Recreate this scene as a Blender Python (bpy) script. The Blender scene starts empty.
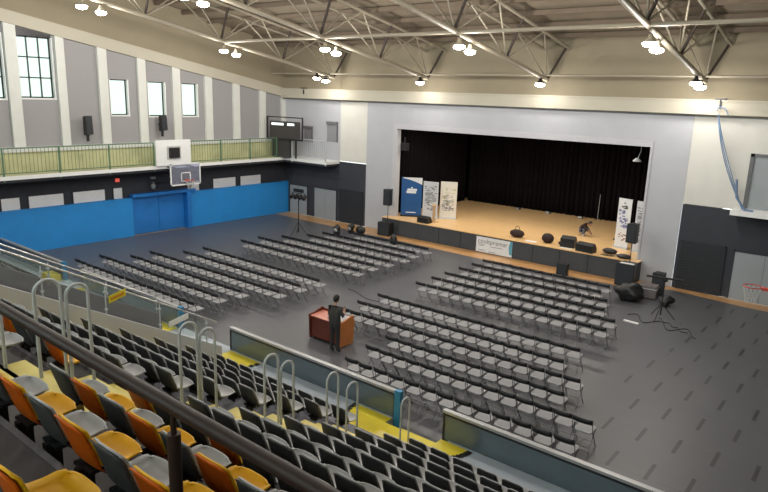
import bpy, bmesh, math, random
from mathutils import Vector, Matrix
random.seed(7)
PI = math.pi
S = bpy.context.scene
COL = S.collection
W_, H_ = 768, 492
# ------------------------------------------------------------ camera
CAM = Vector((31.6185, -29.1136, 7.7787)); F_PX = 639.6
R_ = Vector((.77839593, .62696916, .03177178)); U_ = Vector((-.16783787, .15907272, .97289584)); D_ = Vector((-.60492167, .76263067, -.22905073))
cd = bpy.data.cameras.new('camera'); cam = bpy.data.objects.new('camera', cd); COL.objects.link(cam)
cd.sensor_width = 36; cd.lens = F_PX / W_ * 36; cd.clip_start = .05; cd.clip_end = 300
m = Matrix.Identity(4)
for i in range(3):
    m[i][0], m[i][1], m[i][2], m[i][3] = R_[i], U_[i], -D_[i], CAM[i]
cam.matrix_world = m
S.camera = cam
def proj(x, y, z):
    q = Vector((x, y, z)) - CAM; d = q.dot(D_)
    if d <= .1: return (-9999, -9999, d)
    return (384 + F_PX * q.dot(R_) / d, 246 - F_PX * q.dot(U_) / d, d)
def seen(x, y, z, mg=30):
    u, v, d = proj(x, y, z); return -mg < u < W_ + mg and -mg < v < H_ + mg
# ------------------------------------------------------------ light and exposure
wd = bpy.data.worlds.new('world'); S.world = wd; wd.use_nodes = True
wb = wd.node_tree.nodes['Background']; wb.inputs[0].default_value = (.84, .93, .93, 1); wb.inputs[1].default_value = 2.0
S.view_settings.view_transform = 'Standard'; S.view_settings.look = 'None'
S.view_settings.exposure = 0.9; S.view_settings.gamma = 1; S.view_settings.use_curve_mapping = False
LAMP_W = 135          # watts of one high bay lamp
LAMP_COL = (1.0, .94, .87)
# ------------------------------------------------------------ materials
MATS = {}
def mat(name, col, rough=.6, metal=0, noise=.12, scale=6, bump=0, spec=.5, col2=None):
    if name in MATS: return MATS[name]
    mt = bpy.data.materials.new(name); mt.use_nodes = True; nt = mt.node_tree; b = nt.nodes['Principled BSDF']
    b.inputs['Roughness'].default_value = rough; b.inputs['Metallic'].default_value = metal
    b.inputs['Specular IOR Level'].default_value = spec
    tc = nt.nodes.new('ShaderNodeTexCoord'); nz = nt.nodes.new('ShaderNodeTexNoise'); nz.inputs['Scale'].default_value = scale; nz.inputs['Detail'].default_value = 3
    nt.links.new(tc.outputs['Object'], nz.inputs['Vector'])
    mx = nt.nodes.new('ShaderNodeMix'); mx.data_type = 'RGBA'
    c2 = col2 or tuple(c * (1 - noise * 2) for c in col)
    c1 = col if col2 else tuple(min(1, c * (1 + noise)) for c in col)
    mx.inputs[6].default_value = (*c1, 1); mx.inputs[7].default_value = (*c2, 1)
    nt.links.new(nz.outputs['Fac'], mx.inputs[0]); nt.links.new(mx.outputs[2], b.inputs['Base Color'])
    if bump:
        bp = nt.nodes.new('ShaderNodeBump'); bp.inputs['Strength'].default_value = bump; bp.inputs['Distance'].default_value = .02
        nt.links.new(nz.outputs['Fac'], bp.inputs['Height']); nt.links.new(bp.outputs[0], b.inputs['Normal'])
    MATS[name] = mt; return mt
def emit(name, col, st):
    if name in MATS: return MATS[name]
    mt = bpy.data.materials.new(name); mt.use_nodes = True; b = mt.node_tree.nodes['Principled BSDF']
    b.inputs['Base Color'].default_value = (*col, 1); b.inputs['Emission Color'].default_value = (*col, 1); b.inputs['Emission Strength'].default_value = st
    MATS[name] = mt; return mt
def glassmat(name, col=(.9, .95, .95), alpha=.18, rough=.1):
    mt = bpy.data.materials.new(name); mt.use_nodes = True; nt = mt.node_tree; out = nt.nodes['Material Output']
    nt.nodes.remove(nt.nodes['Principled BSDF'])
    tr = nt.nodes.new('ShaderNodeBsdfTransparent'); tr.inputs[0].default_value = (*col, 1)
    gl = nt.nodes.new('ShaderNodeBsdfPrincipled'); gl.inputs['Base Color'].default_value = (*col, 1); gl.inputs['Roughness'].default_value = rough
    mx = nt.nodes.new('ShaderNodeMixShader'); mx.inputs[0].default_value = alpha
    nt.links.new(tr.outputs[0], mx.inputs[1]); nt.links.new(gl.outputs[0], mx.inputs[2]); nt.links.new(mx.outputs[0], out.inputs[0])
    MATS[name] = mt; return mt
M_white = mat('plaster_white', (.66, .65, .60), .8, scale=1.5, noise=.05)
M_prosc = mat('plaster_grey', (.46, .47, .50), .8, scale=1.5, noise=.04)
M_panel = mat('acoustic_grey', (.32, .312, .318), .9, scale=20, noise=.06)
M_cream = mat('cream_paint', (.46, .43, .35), .8, scale=1, noise=.04)
M_pillar = mat('pillar_paint', (.66, .67, .63), .8, scale=2, noise=.04)
M_beige = mat('beige_wall', (.27, .232, .160), .9, scale=1, noise=.05)
M_ceil = mat('ceiling_deck', (.23, .19, .135), .9, scale=2, noise=.1)
M_purlin = mat('purlin_brown', (.155, .118, .085), .85, scale=3, noise=.1)
M_steelc = mat('cream_steel', (.36, .32, .245), .55, scale=4, noise=.06)
M_steeld = mat('brown_steel', (.05, .035, .028), .55, scale=4, noise=.1)
M_char = mat('charcoal_wall', (.038, .041, .052), .85, scale=2, noise=.1)
M_shut = mat('shutter_dark', (.022, .025, .031), .7, scale=9, noise=.2)
M_doorg = mat('door_grey', (.31, .34, .36), .6, scale=2, noise=.05)
M_blue = mat('blue_padding', (.018, .26, .68), .55, scale=1.5, noise=.08)
M_blued = mat('blue_dark_board', (.012, .18, .56), .55, scale=2, noise=.08)
M_black = mat('black_plastic', (.012, .012, .013), .45, scale=9, noise=.2)
M_curt = mat('black_curtain', (.0075, .0055, .0065), .95, scale=5, noise=.3, spec=.1)
M_chrome = mat('brushed_steel', (.55, .56, .57), .3, 1, scale=10, noise=.05)
M_galv = mat('grey_painted_rail', (.50, .53, .55), .4, .0, scale=10, noise=.05)
M_dkmetal = mat('dark_metal', (.035, .035, .038), .4, .5, scale=10, noise=.1)
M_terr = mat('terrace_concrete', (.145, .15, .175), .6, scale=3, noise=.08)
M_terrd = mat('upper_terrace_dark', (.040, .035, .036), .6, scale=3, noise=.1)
M_walk = mat('walkway_pale', (.40, .45, .50), .5, scale=2, noise=.05)
M_yel = mat('yellow_step', (.74, .62, .17), .55, scale=5, noise=.08)
M_yelp = mat('yellow_ramp', (.74, .60, .03), .5, scale=5, noise=.06)
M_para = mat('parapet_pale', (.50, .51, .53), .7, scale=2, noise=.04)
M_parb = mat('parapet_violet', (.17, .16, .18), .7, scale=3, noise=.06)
M_barr = mat('barrier_panel', (.15, .19, .215), .22, .35, scale=2, noise=.06)
M_cap = mat('barrier_cap', (.42, .42, .42), .4, .3, scale=5, noise=.05)
M_post = mat('blue_post', (.03, .22, .42), .5, scale=3, noise=.06)
M_sgrey = mat('seat_back_dark', (.072, .071, .068), .65, scale=5, noise=.08, spec=.2)
M_sinner = mat('seat_inner_grey', (.38, .385, .385), .38, scale=5, noise=.05)
M_sor = mat('seat_orange', (.62, .115, .004), .5, scale=5, noise=.06, spec=.2)
M_syel = mat('seat_yellow', (.80, .43, .008), .45, scale=5, noise=.05, spec=.25)
M_rail = mat('brown_handrail', (.026, .013, .009), .5, spec=.25, scale=6, noise=.1)
M_fseat = mat('folding_seat_grey', (.29, .29, .30), .5, scale=8, noise=.05)
M_fback = mat('folding_back_black', (.010, .010, .011), .5, scale=8, noise=.1)
M_fleg = mat('folding_leg_grey', (.24, .245, .255), .45, .3, scale=8, noise=.1)
M_wood = mat('desk_wood', (.15, .030, .016), .4, scale=3, noise=.2)
M_woodo = mat('desk_side_wood', (.60, .21, .05), .4, scale=3, noise=.12)
M_paper = mat('pale_panel', (.82, .82, .83), .6, scale=3, noise=.05)
M_skin = mat('skin', (.45, .25, .17), .6); M_hair = mat('dark_hair', (.02, .014, .01), .7, bump=.3, scale=40)
M_cloth = mat('dark_cloth', (.035, .032, .032), .9, scale=20); M_jeans = mat('grey_blue_jeans', (.12, .14, .19), .9, scale=20)
M_shoe = mat('white_shoe', (.55, .53, .50), .6); M_bag = mat('dark_brown_bag', (.022, .008, .007), .7, bump=.3)
M_white2 = mat('white_paint', (.82, .83, .82), .6, scale=3, noise=.03)
M_green = mat('green_rail', (.10, .20, .12), .5, scale=5); M_yg = mat('yellow_green_panel', (.56, .56, .32), .8, scale=1.2, noise=.25)
M_glass = glassmat('clear_panel', (.90, .93, .92), .05); M_pane = glassmat('window_glass', (.57, .62, .58), .03); M_bbglass = glassmat('backboard_glass', (.75, .78, .9), .16)
M_red = mat('red_rim', (.55, .05, .03), .5); M_net = mat('net_white', (.6, .6, .58), .9)
M_lampg = emit('lamp_glow', (1, .96, .90), 22)
def wood_floor(name, c1, c2, ax):
    mt = bpy.data.materials.new(name); mt.use_nodes = True; nt = mt.node_tree; b = nt.nodes['Principled BSDF']; b.inputs['Roughness'].default_value = .32
    tc = nt.nodes.new('ShaderNodeTexCoord'); mp = nt.nodes.new('ShaderNodeMapping'); br = nt.nodes.new('ShaderNodeTexBrick')
    mp.inputs['Rotation'].default_value = (0, 0, ax); nt.links.new(tc.outputs['Object'], mp.inputs[0]); nt.links.new(mp.outputs[0], br.inputs[0])
    br.inputs['Color1'].default_value = (*c1, 1); br.inputs['Color2'].default_value = (*c2, 1); br.inputs['Mortar'].default_value = (*[c * .6 for c in c2], 1)
    br.inputs['Scale'].default_value = 1; br.inputs['Mortar Size'].default_value = .004; br.inputs['Brick Width'].default_value = 1.8; br.inputs['Row Height'].default_value = .12
    nt.links.new(br.outputs[0], b.inputs['Base Color']); MATS[name] = mt; return mt
M_sfloor = wood_floor('stage_boards', (.82, .54, .26), (.76, .49, .225), 0)
M_wfloor = wood_floor('hall_boards', (.56, .31, .13), (.48, .26, .10), 0)
# court mats: dark grey sheets, seams and staggered slots
def court_mat():
    mt = bpy.data.materials.new('court_mats'); mt.use_nodes = True; nt = mt.node_tree; b = nt.nodes['Principled BSDF']
    N = nt.nodes.new; L = nt.links.new
    tc = N('ShaderNodeTexCoord'); sp = N('ShaderNodeSeparateXYZ'); L(tc.outputs['Object'], sp.inputs[0])
    def mth(op, a, bb=None):
        n = N('ShaderNodeMath'); n.operation = op
        for i, v in enumerate((a, bb)):
            if v is None: continue
            if isinstance(v, (int, float)): n.inputs[i].default_value = v
            else: L(v, n.inputs[i])
        return n.outputs[0]
    X, Y = sp.outputs[0], sp.outputs[1]
    yy = mth('DIVIDE', mth('ADD', Y, 17.96), 1.53); row = mth('FLOOR', yy); fy = mth('SUBTRACT', yy, row)
    off = mth('MULTIPLY', row, .66)
    xx = mth('DIVIDE', mth('ADD', mth('SUBTRACT', X, 27.96), off), .82); fx = mth('FRACT', xx)
    inx = mth('LESS_THAN', mth('ABSOLUTE', mth('SUBTRACT', fx, .5)), .055)
    iny = mth('LESS_THAN', mth('ABSOLUTE', mth('SUBTRACT', fy, .5)), .25)
    nz2 = N('ShaderNodeTexNoise'); nz2.inputs['Scale'].default_value = 1.3; L(tc.outputs['Object'], nz2.inputs['Vector'])
    msk = mth('GREATER_THAN', mth('ADD', mth('MULTIPLY', nz2.outputs['Fac'], 2.2), X), 27.7)
    d = mth('MULTIPLY', mth('MULTIPLY', inx, iny), msk)
    sx = mth('LESS_THAN', mth('FRACT', mth('DIVIDE', Y, 2.0)), .012)
    nz = N('ShaderNodeTexNoise'); nz.inputs['Scale'].default_value = .35; nz.inputs['Detail'].default_value = 4; L(tc.outputs['Object'], nz.inputs['Vector'])
    m1 = N('ShaderNodeMix'); m1.data_type = 'RGBA'; L(nz.outputs['Fac'], m1.inputs[0]); m1.inputs[6].default_value = (.078, .080, .089, 1); m1.inputs[7].default_value = (.104, .106, .116, 1)
    m2 = N('ShaderNodeMix'); m2.data_type = 'RGBA'; L(mth('MULTIPLY', mth('MAXIMUM', d, mth('MULTIPLY', sx, .35)), .8), m2.inputs[0]); L(m1.outputs[2], m2.inputs[6]); m2.inputs[7].default_value = (.012, .012, .014, 1)
    L(m2.outputs[2], b.inputs['Base Color'])
    b.inputs['Roughness'].default_value = .40; b.inputs['Specular IOR Level'].default_value = .7
    MATS['court_mats'] = mt; return mt
M_court = court_mat()
# ------------------------------------------------------------ mesh helpers
class MB:
    def __init__(s): s.v = []; s.f = []; s.mi = []; s.sm = []
    def add(s, vs, fs, mi=0, smooth=False):
        o = len(s.v); s.v += [tuple(v) for v in vs]; s.f += [tuple(i + o for i in f) for f in fs]; s.mi += [mi] * len(fs); s.sm += [smooth] * len(fs); return s
    def box(s, x0, x1, y0, y1, z0, z1, mi=0, rz=0, c=None):
        vs = [Vector((x, y, z)) for z in (z0, z1) for y in (y0, y1) for x in (x0, x1)]
        if rz:
            c = Vector(c or ((x0 + x1) / 2, (y0 + y1) / 2, 0)); Mx = Matrix.Rotation(rz, 3, 'Z'); vs = [Mx @ (v - c) + c for v in vs]
        return s.add(vs, [(0, 2, 3, 1), (4, 5, 7, 6), (0, 1, 5, 4), (2, 6, 7, 3), (0, 4, 6, 2), (1, 3, 7, 5)], mi)
    def prism(s, pts, d, mi=0):       # closed planar outline pts (Vectors), extruded by vector d
        n = len(pts); d = Vector(d); vs = [Vector(p) for p in pts] + [Vector(p) + d for p in pts]
        return s.add(vs, [tuple(range(n - 1, -1, -1)), tuple(range(n, 2 * n))] + [(i, (i + 1) % n, (i + 1) % n + n, i + n) for i in range(n)], mi)
    def tube(s, pts, r, n=8, mi=0, cap=True):
        pts = [Vector(p) for p in pts]; rs = r if isinstance(r, (list, tuple)) else [r] * len(pts); vs = []
        prev = None
        for i, p in enumerate(pts):
            a = pts[max(i - 1, 0)]; b = pts[min(i + 1, len(pts) - 1)]; t = (b - a).normalized()
            if prev is None: u = t.orthogonal().normalized()
            else: u = (prev - t * prev.dot(t)).normalized()
            prev = u; w = t.cross(u)
            vs += [p + (u * math.cos(k * 2 * PI / n) + w * math.sin(k * 2 * PI / n)) * rs[i] for k in range(n)]
        fs = [(i * n + k, i * n + (k + 1) % n, (i + 1) * n + (k + 1) % n, (i + 1) * n + k) for i in range(len(pts) - 1) for k in range(n)]
        s.add(vs, fs, mi, True)
        if cap: s.add(vs[:n], [tuple(range(n - 1, -1, -1))], mi); s.add(vs[-n:], [tuple(range(n))], mi)
        return s
    def lathe(s, prof, c=(0, 0, 0), n=16, mi=0):
        vs = [(c[0] + r * math.cos(k * 2 * PI / n), c[1] + r * math.sin(k * 2 * PI / n), c[2] + z) for r, z in prof for k in range(n)]
        return s.add(vs, [(i * n + k, i * n + (k + 1) % n, (i + 1) * n + (k + 1) % n, (i + 1) * n + k) for i in range(len(prof) - 1) for k in range(n)], mi, True)
    def ball(s, c, r, mi=0, sc=(1, 1, 1), n=12):
        pr = [(r * math.sin(PI * i / n) + 1e-5, -r * math.cos(PI * i / n)) for i in range(n + 1)]
        vs = [(c[0] + a * sc[0] * math.cos(k * 2 * PI / n), c[1] + a * sc[1] * math.sin(k * 2 * PI / n), c[2] + z * sc[2]) for a, z in pr for k in range(n)]
        return s.add(vs, [(i * n + k, i * n + (k + 1) % n, (i + 1) * n + (k + 1) % n, (i + 1) * n + k) for i in range(n) for k in range(n)], mi, True)
    def sheet(s, grid, th, mi=0):     # grid[i][j] points -> thick curved sheet offset along -normal
        a = len(grid); b = len(grid[0]); G = [[Vector(p) for p in r] for r in grid]; B = []
        for i in range(a):
            row = []
            for j in range(b):
                du = G[min(i + 1, a - 1)][j] - G[max(i - 1, 0)][j]; dv = G[i][min(j + 1, b - 1)] - G[i][max(j - 1, 0)]
                row.append(G[i][j] - du.cross(dv).normalized() * th)
            B.append(row)
        vs = [p for r in G for p in r] + [p for r in B for p in r]; o = a * b
        fs = []
        for i in range(a - 1):
            for j in range(b - 1):
                q = (i * b + j, i * b + j + 1, (i + 1) * b + j + 1, (i + 1) * b + j); fs.append(q[::-1]); fs.append(tuple(k + o for k in q))
        for i in range(a - 1):
            for j in (0, b - 1):
                q = (i * b + j, (i + 1) * b + j, (i + 1) * b + j + o, i * b + j + o); fs.append(q)
        for j in range(b - 1):
            for i in (0, a - 1):
                q = (i * b + j, i * b + j + 1, i * b + j + 1 + o, i * b + j + o); fs.append(q)
        return s.add(vs, fs, mi, True)
    def mesh(s, name, mats):
        me = bpy.data.meshes.new(name); me.from_pydata(s.v, [], s.f)
        for mt in (mats if isinstance(mats, (list, tuple)) else [mats]): me.materials.append(mt)
        me.polygons.foreach_set('material_index', s.mi); me.polygons.foreach_set('use_smooth', s.sm); me.update()
        bm = bmesh.new(); bm.from_mesh(me); bmesh.ops.recalc_face_normals(bm, faces=bm.faces); bm.to_mesh(me); bm.free()
        return me
def obj(name, mb, mats, parent=None, loc=None, rz=0):
    me = mb.mesh(name, mats) if isinstance(mb, MB) else mb
    o = bpy.data.objects.new(name, me); COL.objects.link(o)
    if parent: o.parent = parent
    if loc: o.location = loc
    if rz: o.rotation_euler = (0, 0, rz)
    return o
def tag(o, label, cat, group=None):
    o['label'] = label; o['category'] = cat
    if group: o['group'] = group
    return o
def thing(name, label, cat, loc=(0, 0, 0), rz=0, group=None):
    o = bpy.data.objects.new(name, None); COL.objects.link(o); o.location = loc; o.rotation_euler = (0, 0, rz); o.empty_display_size = .2
    return tag(o, label, cat, group)
def struct(name, mb, mats, parent=None):
    o = obj(name, mb, mats, parent)
    if not parent: o['kind'] = 'structure'
    return o
def dup(root, loc, label, group=None, rz=None):
    r = root.copy(); COL.objects.link(r); r.location = loc; r['label'] = label
    if rz is not None: r.rotation_euler = (0, 0, rz)
    if group: r['group'] = group
    for ch in root.children:
        c = ch.copy(); COL.objects.link(c); c.parent = r
        for g in ch.children:
            d = g.copy(); COL.objects.link(d); d.parent = c
    return r
ORD = 'first second third fourth fifth sixth seventh eighth ninth tenth eleventh twelfth thirteenth fourteenth fifteenth sixteenth seventeenth eighteenth nineteenth twentieth twenty-first twenty-second twenty-third'.split()
SL = .176                                   # slope of the roof towards the stage
def V(*a): return Vector(a)
# ============================================================ ROOM
XR, YB = 40.0, -36.0
struct('floor', MB().box(-2, XR, YB, 0.3, -.3, -.012), M_wfloor)
fl = MB().prism([V(.30, YB, -.012), V(XR, YB, -.012), V(XR, -1.25, -.012), V(27.6, -.95, -.012), V(24.9, -.55, -.012), V(23.6, -1.5, -.012), V(22.7, -1.6, -.012), V(18, -1.95, -.012), V(10, -1.6, -.012), V(1.8, -1.3, -.012), V(.3, -1.25, -.012)], (0, 0, .012))
struct('floor_mats', fl, M_court)
# ---- left wall with recessed grey bays between white pillars
pil = [(-18.75, -18.3), (-16.66, -16.16), (-14.46, -14.06), (-12.44, -11.98), (-10.33, -9.87), (-8.29, -7.8), (-6.17, -5.69), (-4.18, -3.7), (-2.12, -1.66), (-.3, .0)]
def ztop(y): return 7.46 + SL * -y
wins = [(-18.2, -16.75, 7.1, 9.95), (-16.13, -14.58, 7.15, 9.9), (-11.82, -10.86, 6.36, 8.14), (-9.70, -8.70, 6.30, 8.1), (-7.62, -6.62, 6.30, 8.08)]
lw = MB()
bays = [(pil[i][1], pil[i + 1][0]) for i in range(len(pil) - 1)]
REC = -.15
for (a, b) in bays:
    zt = [ztop(a), ztop(b)]
    w = [q for q in wins if q[0] >= a - .2 and q[1] <= b + .2]
    def quad(y0, y1, z0, z1a, z1b=None):
        z1b = z1a if z1b is None else z1b
        lw.prism([V(REC, y0, z0), V(REC, y1, z0), V(REC, y1, z1b), V(REC, y0, z1a)], (-.25, 0, 0))
    zz = lambda y: ztop(y) + .3
    if w:
        y0, y1, z0, z1 = w[0]; y0 = max(y0, a - .0); y1 = min(y1, b)
        quad(a, b, 3.7, z0)
        if z1 < ztop(y1) - .05: quad(y0, y1, z1, zz(y0), zz(y1))
        if y0 > a + .01: quad(a, y0, z0, zz(a), zz(y0))
        if y1 < b - .01: quad(y1, b, z0, zz(y1), zz(b))
    else: quad(a, b, 3.7, zz(a), zz(b))
struct('wall_left_bays', lw, M_panel)
for (a, b) in pil:
    struct('wall_left_pillar', MB().prism([V(0, a, 3.7), V(0, b, 3.7), V(0, b, ztop(b) + .1), V(0, a, ztop(a) + .1)], (-.65, 0, 0)), M_pillar)
struct('trim_left_cornice', MB().prism([V(.06, 0, 7.46), V(.06, 0, 8.02), V(.06, YB, 8.02 - SL * YB), V(.06, YB, 7.46 - SL * YB)], (-.7, 0, 0)), M_cream)
struct('wall_left_upper', MB().prism([V(-.05, .0, 8.0), V(-.05, .0, 10.64), V(-.05, YB, 10.64 - SL * YB), V(-.05, YB, 8.0 - SL * YB)], (-.6, 0, 0)), M_beige)
struct('wall_left_near', MB().box(-.6, 0, YB, -18.75, 3.7, 10.8), M_panel)
# lower left wall with white low window panels
struct('wall_left_lower', MB().box(-.5, 0, YB, .0, 0, 3.7), M_char)
lowp = [(-19.2, -17.75), (-17.5, -16.7), (-16.3, -14.68), (-14.2, -12.57), (-12.1, -11.62), (-7.35, -6.85), (-5.85, -4.2), (-3.82, -2.2)]
for i, (a, b) in enumerate(lowp):
    o = struct('window_%d' % (i + 10), MB().box(.0, .03, a, b, 1.3, 2.62), M_paper)
    obj('window_frame', MB().box(0, .05, a - .05, a, 1.3, 2.66).box(0, .05, b, b + .05, 1.3, 2.66).box(0, .05, a - .05, b + .05, 2.62, 2.67), M_char, o)
for i, (y0, y1, z0, z1) in enumerate(wins):
    big = z1 - z0 > 2.5
    fr = MB(); t = .06 if big else .05; X0, X1 = -.38, -.33
    fmat = M_dkmetal
    fr.box(X0, X1, y0, y1, z0, z0 + t).box(X0, X1, y0, y1, z1 - t, z1).box(X0, X1, y0, y0 + t, z0, z1).box(X0, X1, y1 - t, y1, z0, z1)
    if big:
        fr.prism([V(REC + .004, y0, z1), V(REC + .004, y1, z1), V(REC + .004, y1, ztop(y1) - .02), V(REC + .004, y0, ztop(y0) - .02)], (-.2, 0, 0))
        for k in (1, 2): fr.box(X0, X1, y0 + (y1 - y0) * k / 3 - .03, y0 + (y1 - y0) * k / 3 + .03, z0, z1)
        for k in (1, 2): fr.box(X0, X1, y0, y1, z0 + (z1 - z0) * k / 3 - .03, z0 + (z1 - z0) * k / 3 + .03)
    w = struct('window_%d' % (i + 1), fr, fmat)
    obj('pane', MB().box(-.365, -.355, y0 + t, y1 - t, z0 + t, z1 - t), M_pane, w)
    # white reveals of the opening
    obj('window_reveal', MB().box(-.42, REC + .005, y1 - .001, y1 + .05, z0, z1).box(-.42, REC + .03, y0 - .03, y1 + .05, z0 - .07, z0).box(-.42, REC + .005, y0 - .03, y0, z0, z1), M_white2, w)
# blue wall padding, with the recess in the middle
bp = MB().box(0.02, .28, -24, -11.2, 0, 2.06).box(.02, .28, -7.7, -.0, 0, 2.06).box(.02, .06, -11.2, -7.7, 0, 2.1)
b_ = tag(obj('wall_padding', bp, M_blue), 'long blue padded dado running along the left wall', 'padding')
rc = MB().box(.062, .42, -11.25, -7.35, 2.08, 2.24).box(.062, .46, -7.95, -7.68, 0, 2.08)
for k in range(5): rc.box(.062, .09, -11.15 + k * .64, -11.13 + k * .64, .02, 2.05)
t_ = tag(obj('goal_recess_frame', rc, M_blued), 'darker blue canopy and post framing the doorway in the blue padding', 'frame')
obj('door_leaf', MB().box(.065, .10, -11.15, -9.6, .05, 2.03).box(.065, .10, -9.55, -8.0, .05, 2.03), M_blued, t_)
# ---- back wall
bw = MB().box(0, 4.86, 0, .3, 3.78, 11.2)
bw.box(-.6, 0, 0, .3, 0, 11.2)
struct('wall_back_left', bw, M_prosc)
struct('wall_back_white', MB().box(4.86, 6.99, 0, .3, 3.78, 7.6).box(24.72, XR, 0, .3, 3.70, 7.6), M_white)
SX0, SX1, SZ1 = 9.26, 23.13, 5.97
for b_ in ((6.99, SX0, 0), (SX1, 24.72, 0), (SX0, SX1, SZ1)): struct('wall_back_stage', MB().box(b_[0], b_[1], -.02, .3, b_[2], 7.6), M_prosc)
fr = MB().box(SX0 - .3, SX0, -.07, -.021, .95, SZ1).box(SX1, SX1 + .1, -.07, -.021, .95, SZ1).box(SX0 - .3, SX1 + .1, -.07, -.021, SZ1 + .001, SZ1 + .26)
struct('trim_stage_opening', fr, mat('trim_pale', (.50, .50, .53), .8, noise=.03))
struct('wall_back_upper', MB().box(4.86, XR, 0, .3, 7.6, 11.2), M_beige)
struct('wall_back_upper_left', MB().box(-.05, 4.86, -.03, 0, 8.0, 10.62), M_beige)
struct('wall_back_dark', MB().box(0, 6.98, -.03, 0, 0, 3.76), M_char)
struct('wall_back_dark_right', MB().box(24.74, XR, -.03, 0.0, 0, 3.68), M_char)
cn = MB().box(0, XR, -.40, 0, 7.50, 7.96).box(0, XR, -.46, 0, 7.96, 8.03).box(0, XR, -.42, -.38, 7.44, 7.50)
struct('trim_back_cornice', cn, M_cream)
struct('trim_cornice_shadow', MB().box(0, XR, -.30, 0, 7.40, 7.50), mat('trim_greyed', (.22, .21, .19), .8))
def door(n, x0, x1, z1, mt, dark=False, lab=None):
    d = struct('door_%d' % n, MB().box(x0, x1, -.07, -.03, 0, z1), mt)
    f = MB().box(x0 - .06, x0, -.09, -.03, 0, z1 + .06).box(x1, x1 + .06, -.09, -.03, 0, z1 + .06).box(x0 - .06, x1 + .06, -.09, -.03, z1, z1 + .06)
    obj('door_frame', f, M_shut if dark else M_char, d)
    if dark:
        s = MB()
        for k in range(int(z1 / .12)): s.box(x0 + .03, x1 - .03, -.085, -.07, .04 + k * .12, .12 + k * .12)
        obj('slats', s, M_shut, d)
    else:
        obj('door_handle', MB().tube([(x1 - .12, -.12, 1.0), (x1 - .26, -.12, 1.0)], .015).tube([(x1 - .12, -.07, 1.0), (x1 - .12, -.12, 1.0)], .012), M_chrome, d)
        obj('door_seam', MB().box((x0 + x1) / 2 - .01, (x0 + x1) / 2 + .01, -.073, -.07, .03, z1 - .02), M_parb, d)
door(1, .49, 2.08, 1.86, M_doorg); door(2, 2.75, 4.64, 1.90, M_doorg); door(3, 5.0, 6.75, 2.02, M_shut, True)
door(4, 24.95, 26.6, 2.07, M_shut, True); door(5, 27.0, 29.2, 2.0, M_doorg)
# niches / doors on the back balcony
for i, (x0, x1, z0, z1) in enumerate([(1.75, 2.45, 4.75, 5.6), (3.75, 4.6, 4.9, 5.98)]):
    w = struct('window_%d' % (i + 30), MB().box(x0, x1, -.02, -.001, z0, z1), mat('niche_grey', (.27, .275, .29), .8))
    obj('window_lintel', MB().box(x0, x1, -.12, -.0, z1 - .02, z1 + .14).box(x1, x1 + .06, -.1, 0, z0, z1 + .14), mat('niche_dark', (.16, .16, .17), .8), w)
struct('wall_right', MB().box(XR, XR + .3, YB, .3, 0, 17), M_beige)
struct('wall_near', MB().box(-.6, XR + .3, YB - .3, YB, 0, 7.6).box(-.6, XR + .3, YB - .3, YB, 15, 17), M_beige)
for k in range(9):     # high window band added behind the camera, out of view, to light the stands
    x0 = .3 + k * 4.5; w_ = struct('window_%d' % (50 + k), MB().box(x0 - .25, x0, YB - .3, YB, 7.6, 15).box(x0 + 4.2, x0 + 4.25, YB - .3, YB, 7.6, 15).box(x0, x0 + 4.2, YB - .2, YB - .1, 11.2, 11.3), M_pillar)
    obj('pane', MB().box(x0, x0 + 4.2, YB - .16, YB - .14, 7.6, 15), M_glass, w_)
# ---- ceiling and purlins
struct('ceiling', MB().prism([V(-.6, .3, 10.55), V(-.6, YB, 10.6 - SL * YB), V(-.6, YB, 10.8 - SL * YB), V(-.6, .3, 10.75)], (XR + .6, 0, 0)), M_ceil)
for k in range(21):
    y = -.9 - k * 1.65; z = 10.57 - SL * y
    struct('ceiling_purlin', MB().box(-.0, XR, y - .06, y + .06, z - .20, z - .02), M_purlin)
# ---- balcony along the left wall and round the corner
BZ = 3.78
sl = MB().prism([V(0, 0, BZ - .17), V(0, YB, BZ - .17), V(1.27, YB, BZ - .17), V(1.27, -1.27, BZ - .17), V(4.85, -1.27, BZ - .17), V(4.85, 0, BZ - .17)], (0, 0, .17))
struct('balcony_slab', sl, M_white2)
struct('balcony_floor', MB().box(.02, 1.15, YB, -.0, BZ, BZ + .012), M_yg)
struct('balcony_underside', MB().prism([V(0, 0, BZ - .30), V(0, YB, BZ - .30), V(1.2, YB, BZ - .30), V(1.2, -1.2, BZ - .30), V(4.8, -1.2, BZ - .30), V(4.8, 0, BZ - .30)], (0, 0, .13)), M_char)
struct('wall_left_balcony', MB().box(-.37, .012, YB, 0, BZ, BZ + .92), M_yg)
struct('trim_balcony_sill', MB().box(-.3, .10, YB, 0, BZ + .92, BZ + 1.14), M_pillar)
def railing(name, p0, p1, label, z=BZ, h=1.22, mt=M_green, pm=None, step=.17):
    t = thing(name, label, 'railing', (0, 0, 0)); p0 = Vector(p0); p1 = Vector(p1); L = (p1 - p0).length; d = (p1 - p0) / L
    r = MB().tube([p0 + V(0, 0, z + h), p1 + V(0, 0, z + h)], .03, 6).tube([p0 + V(0, 0, z + .12), p1 + V(0, 0, z + .12)], .02, 6)
    obj('top_rail', r, mt, t)
    pk = MB(); n = int(L / step)
    for i in range(n + 1):
        q = p0 + d * (i * L / n); pk.box(q.x - .008, q.x + .008, q.y - .008, q.y + .008, z + .12, z + h)
    obj('pickets', pk, mt, t)['kind'] = 'stuff'
    n = max(1, int(L / 2.1))
    pm0 = MB().box(-.03, .03, -.03, .03, z - .25, z + h).mesh('post', M_galv if pm is None else pm)
    for i in range(n + 1): obj('post', pm0, None, t, tuple(p0 + d * (i * L / n)))
    return t
railing('balcony_railing', (1.23, -25, 0), (1.23, -10.4, 0), 'green picket railing on the left balcony, left of the white timing panel', pm=M_green)
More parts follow.
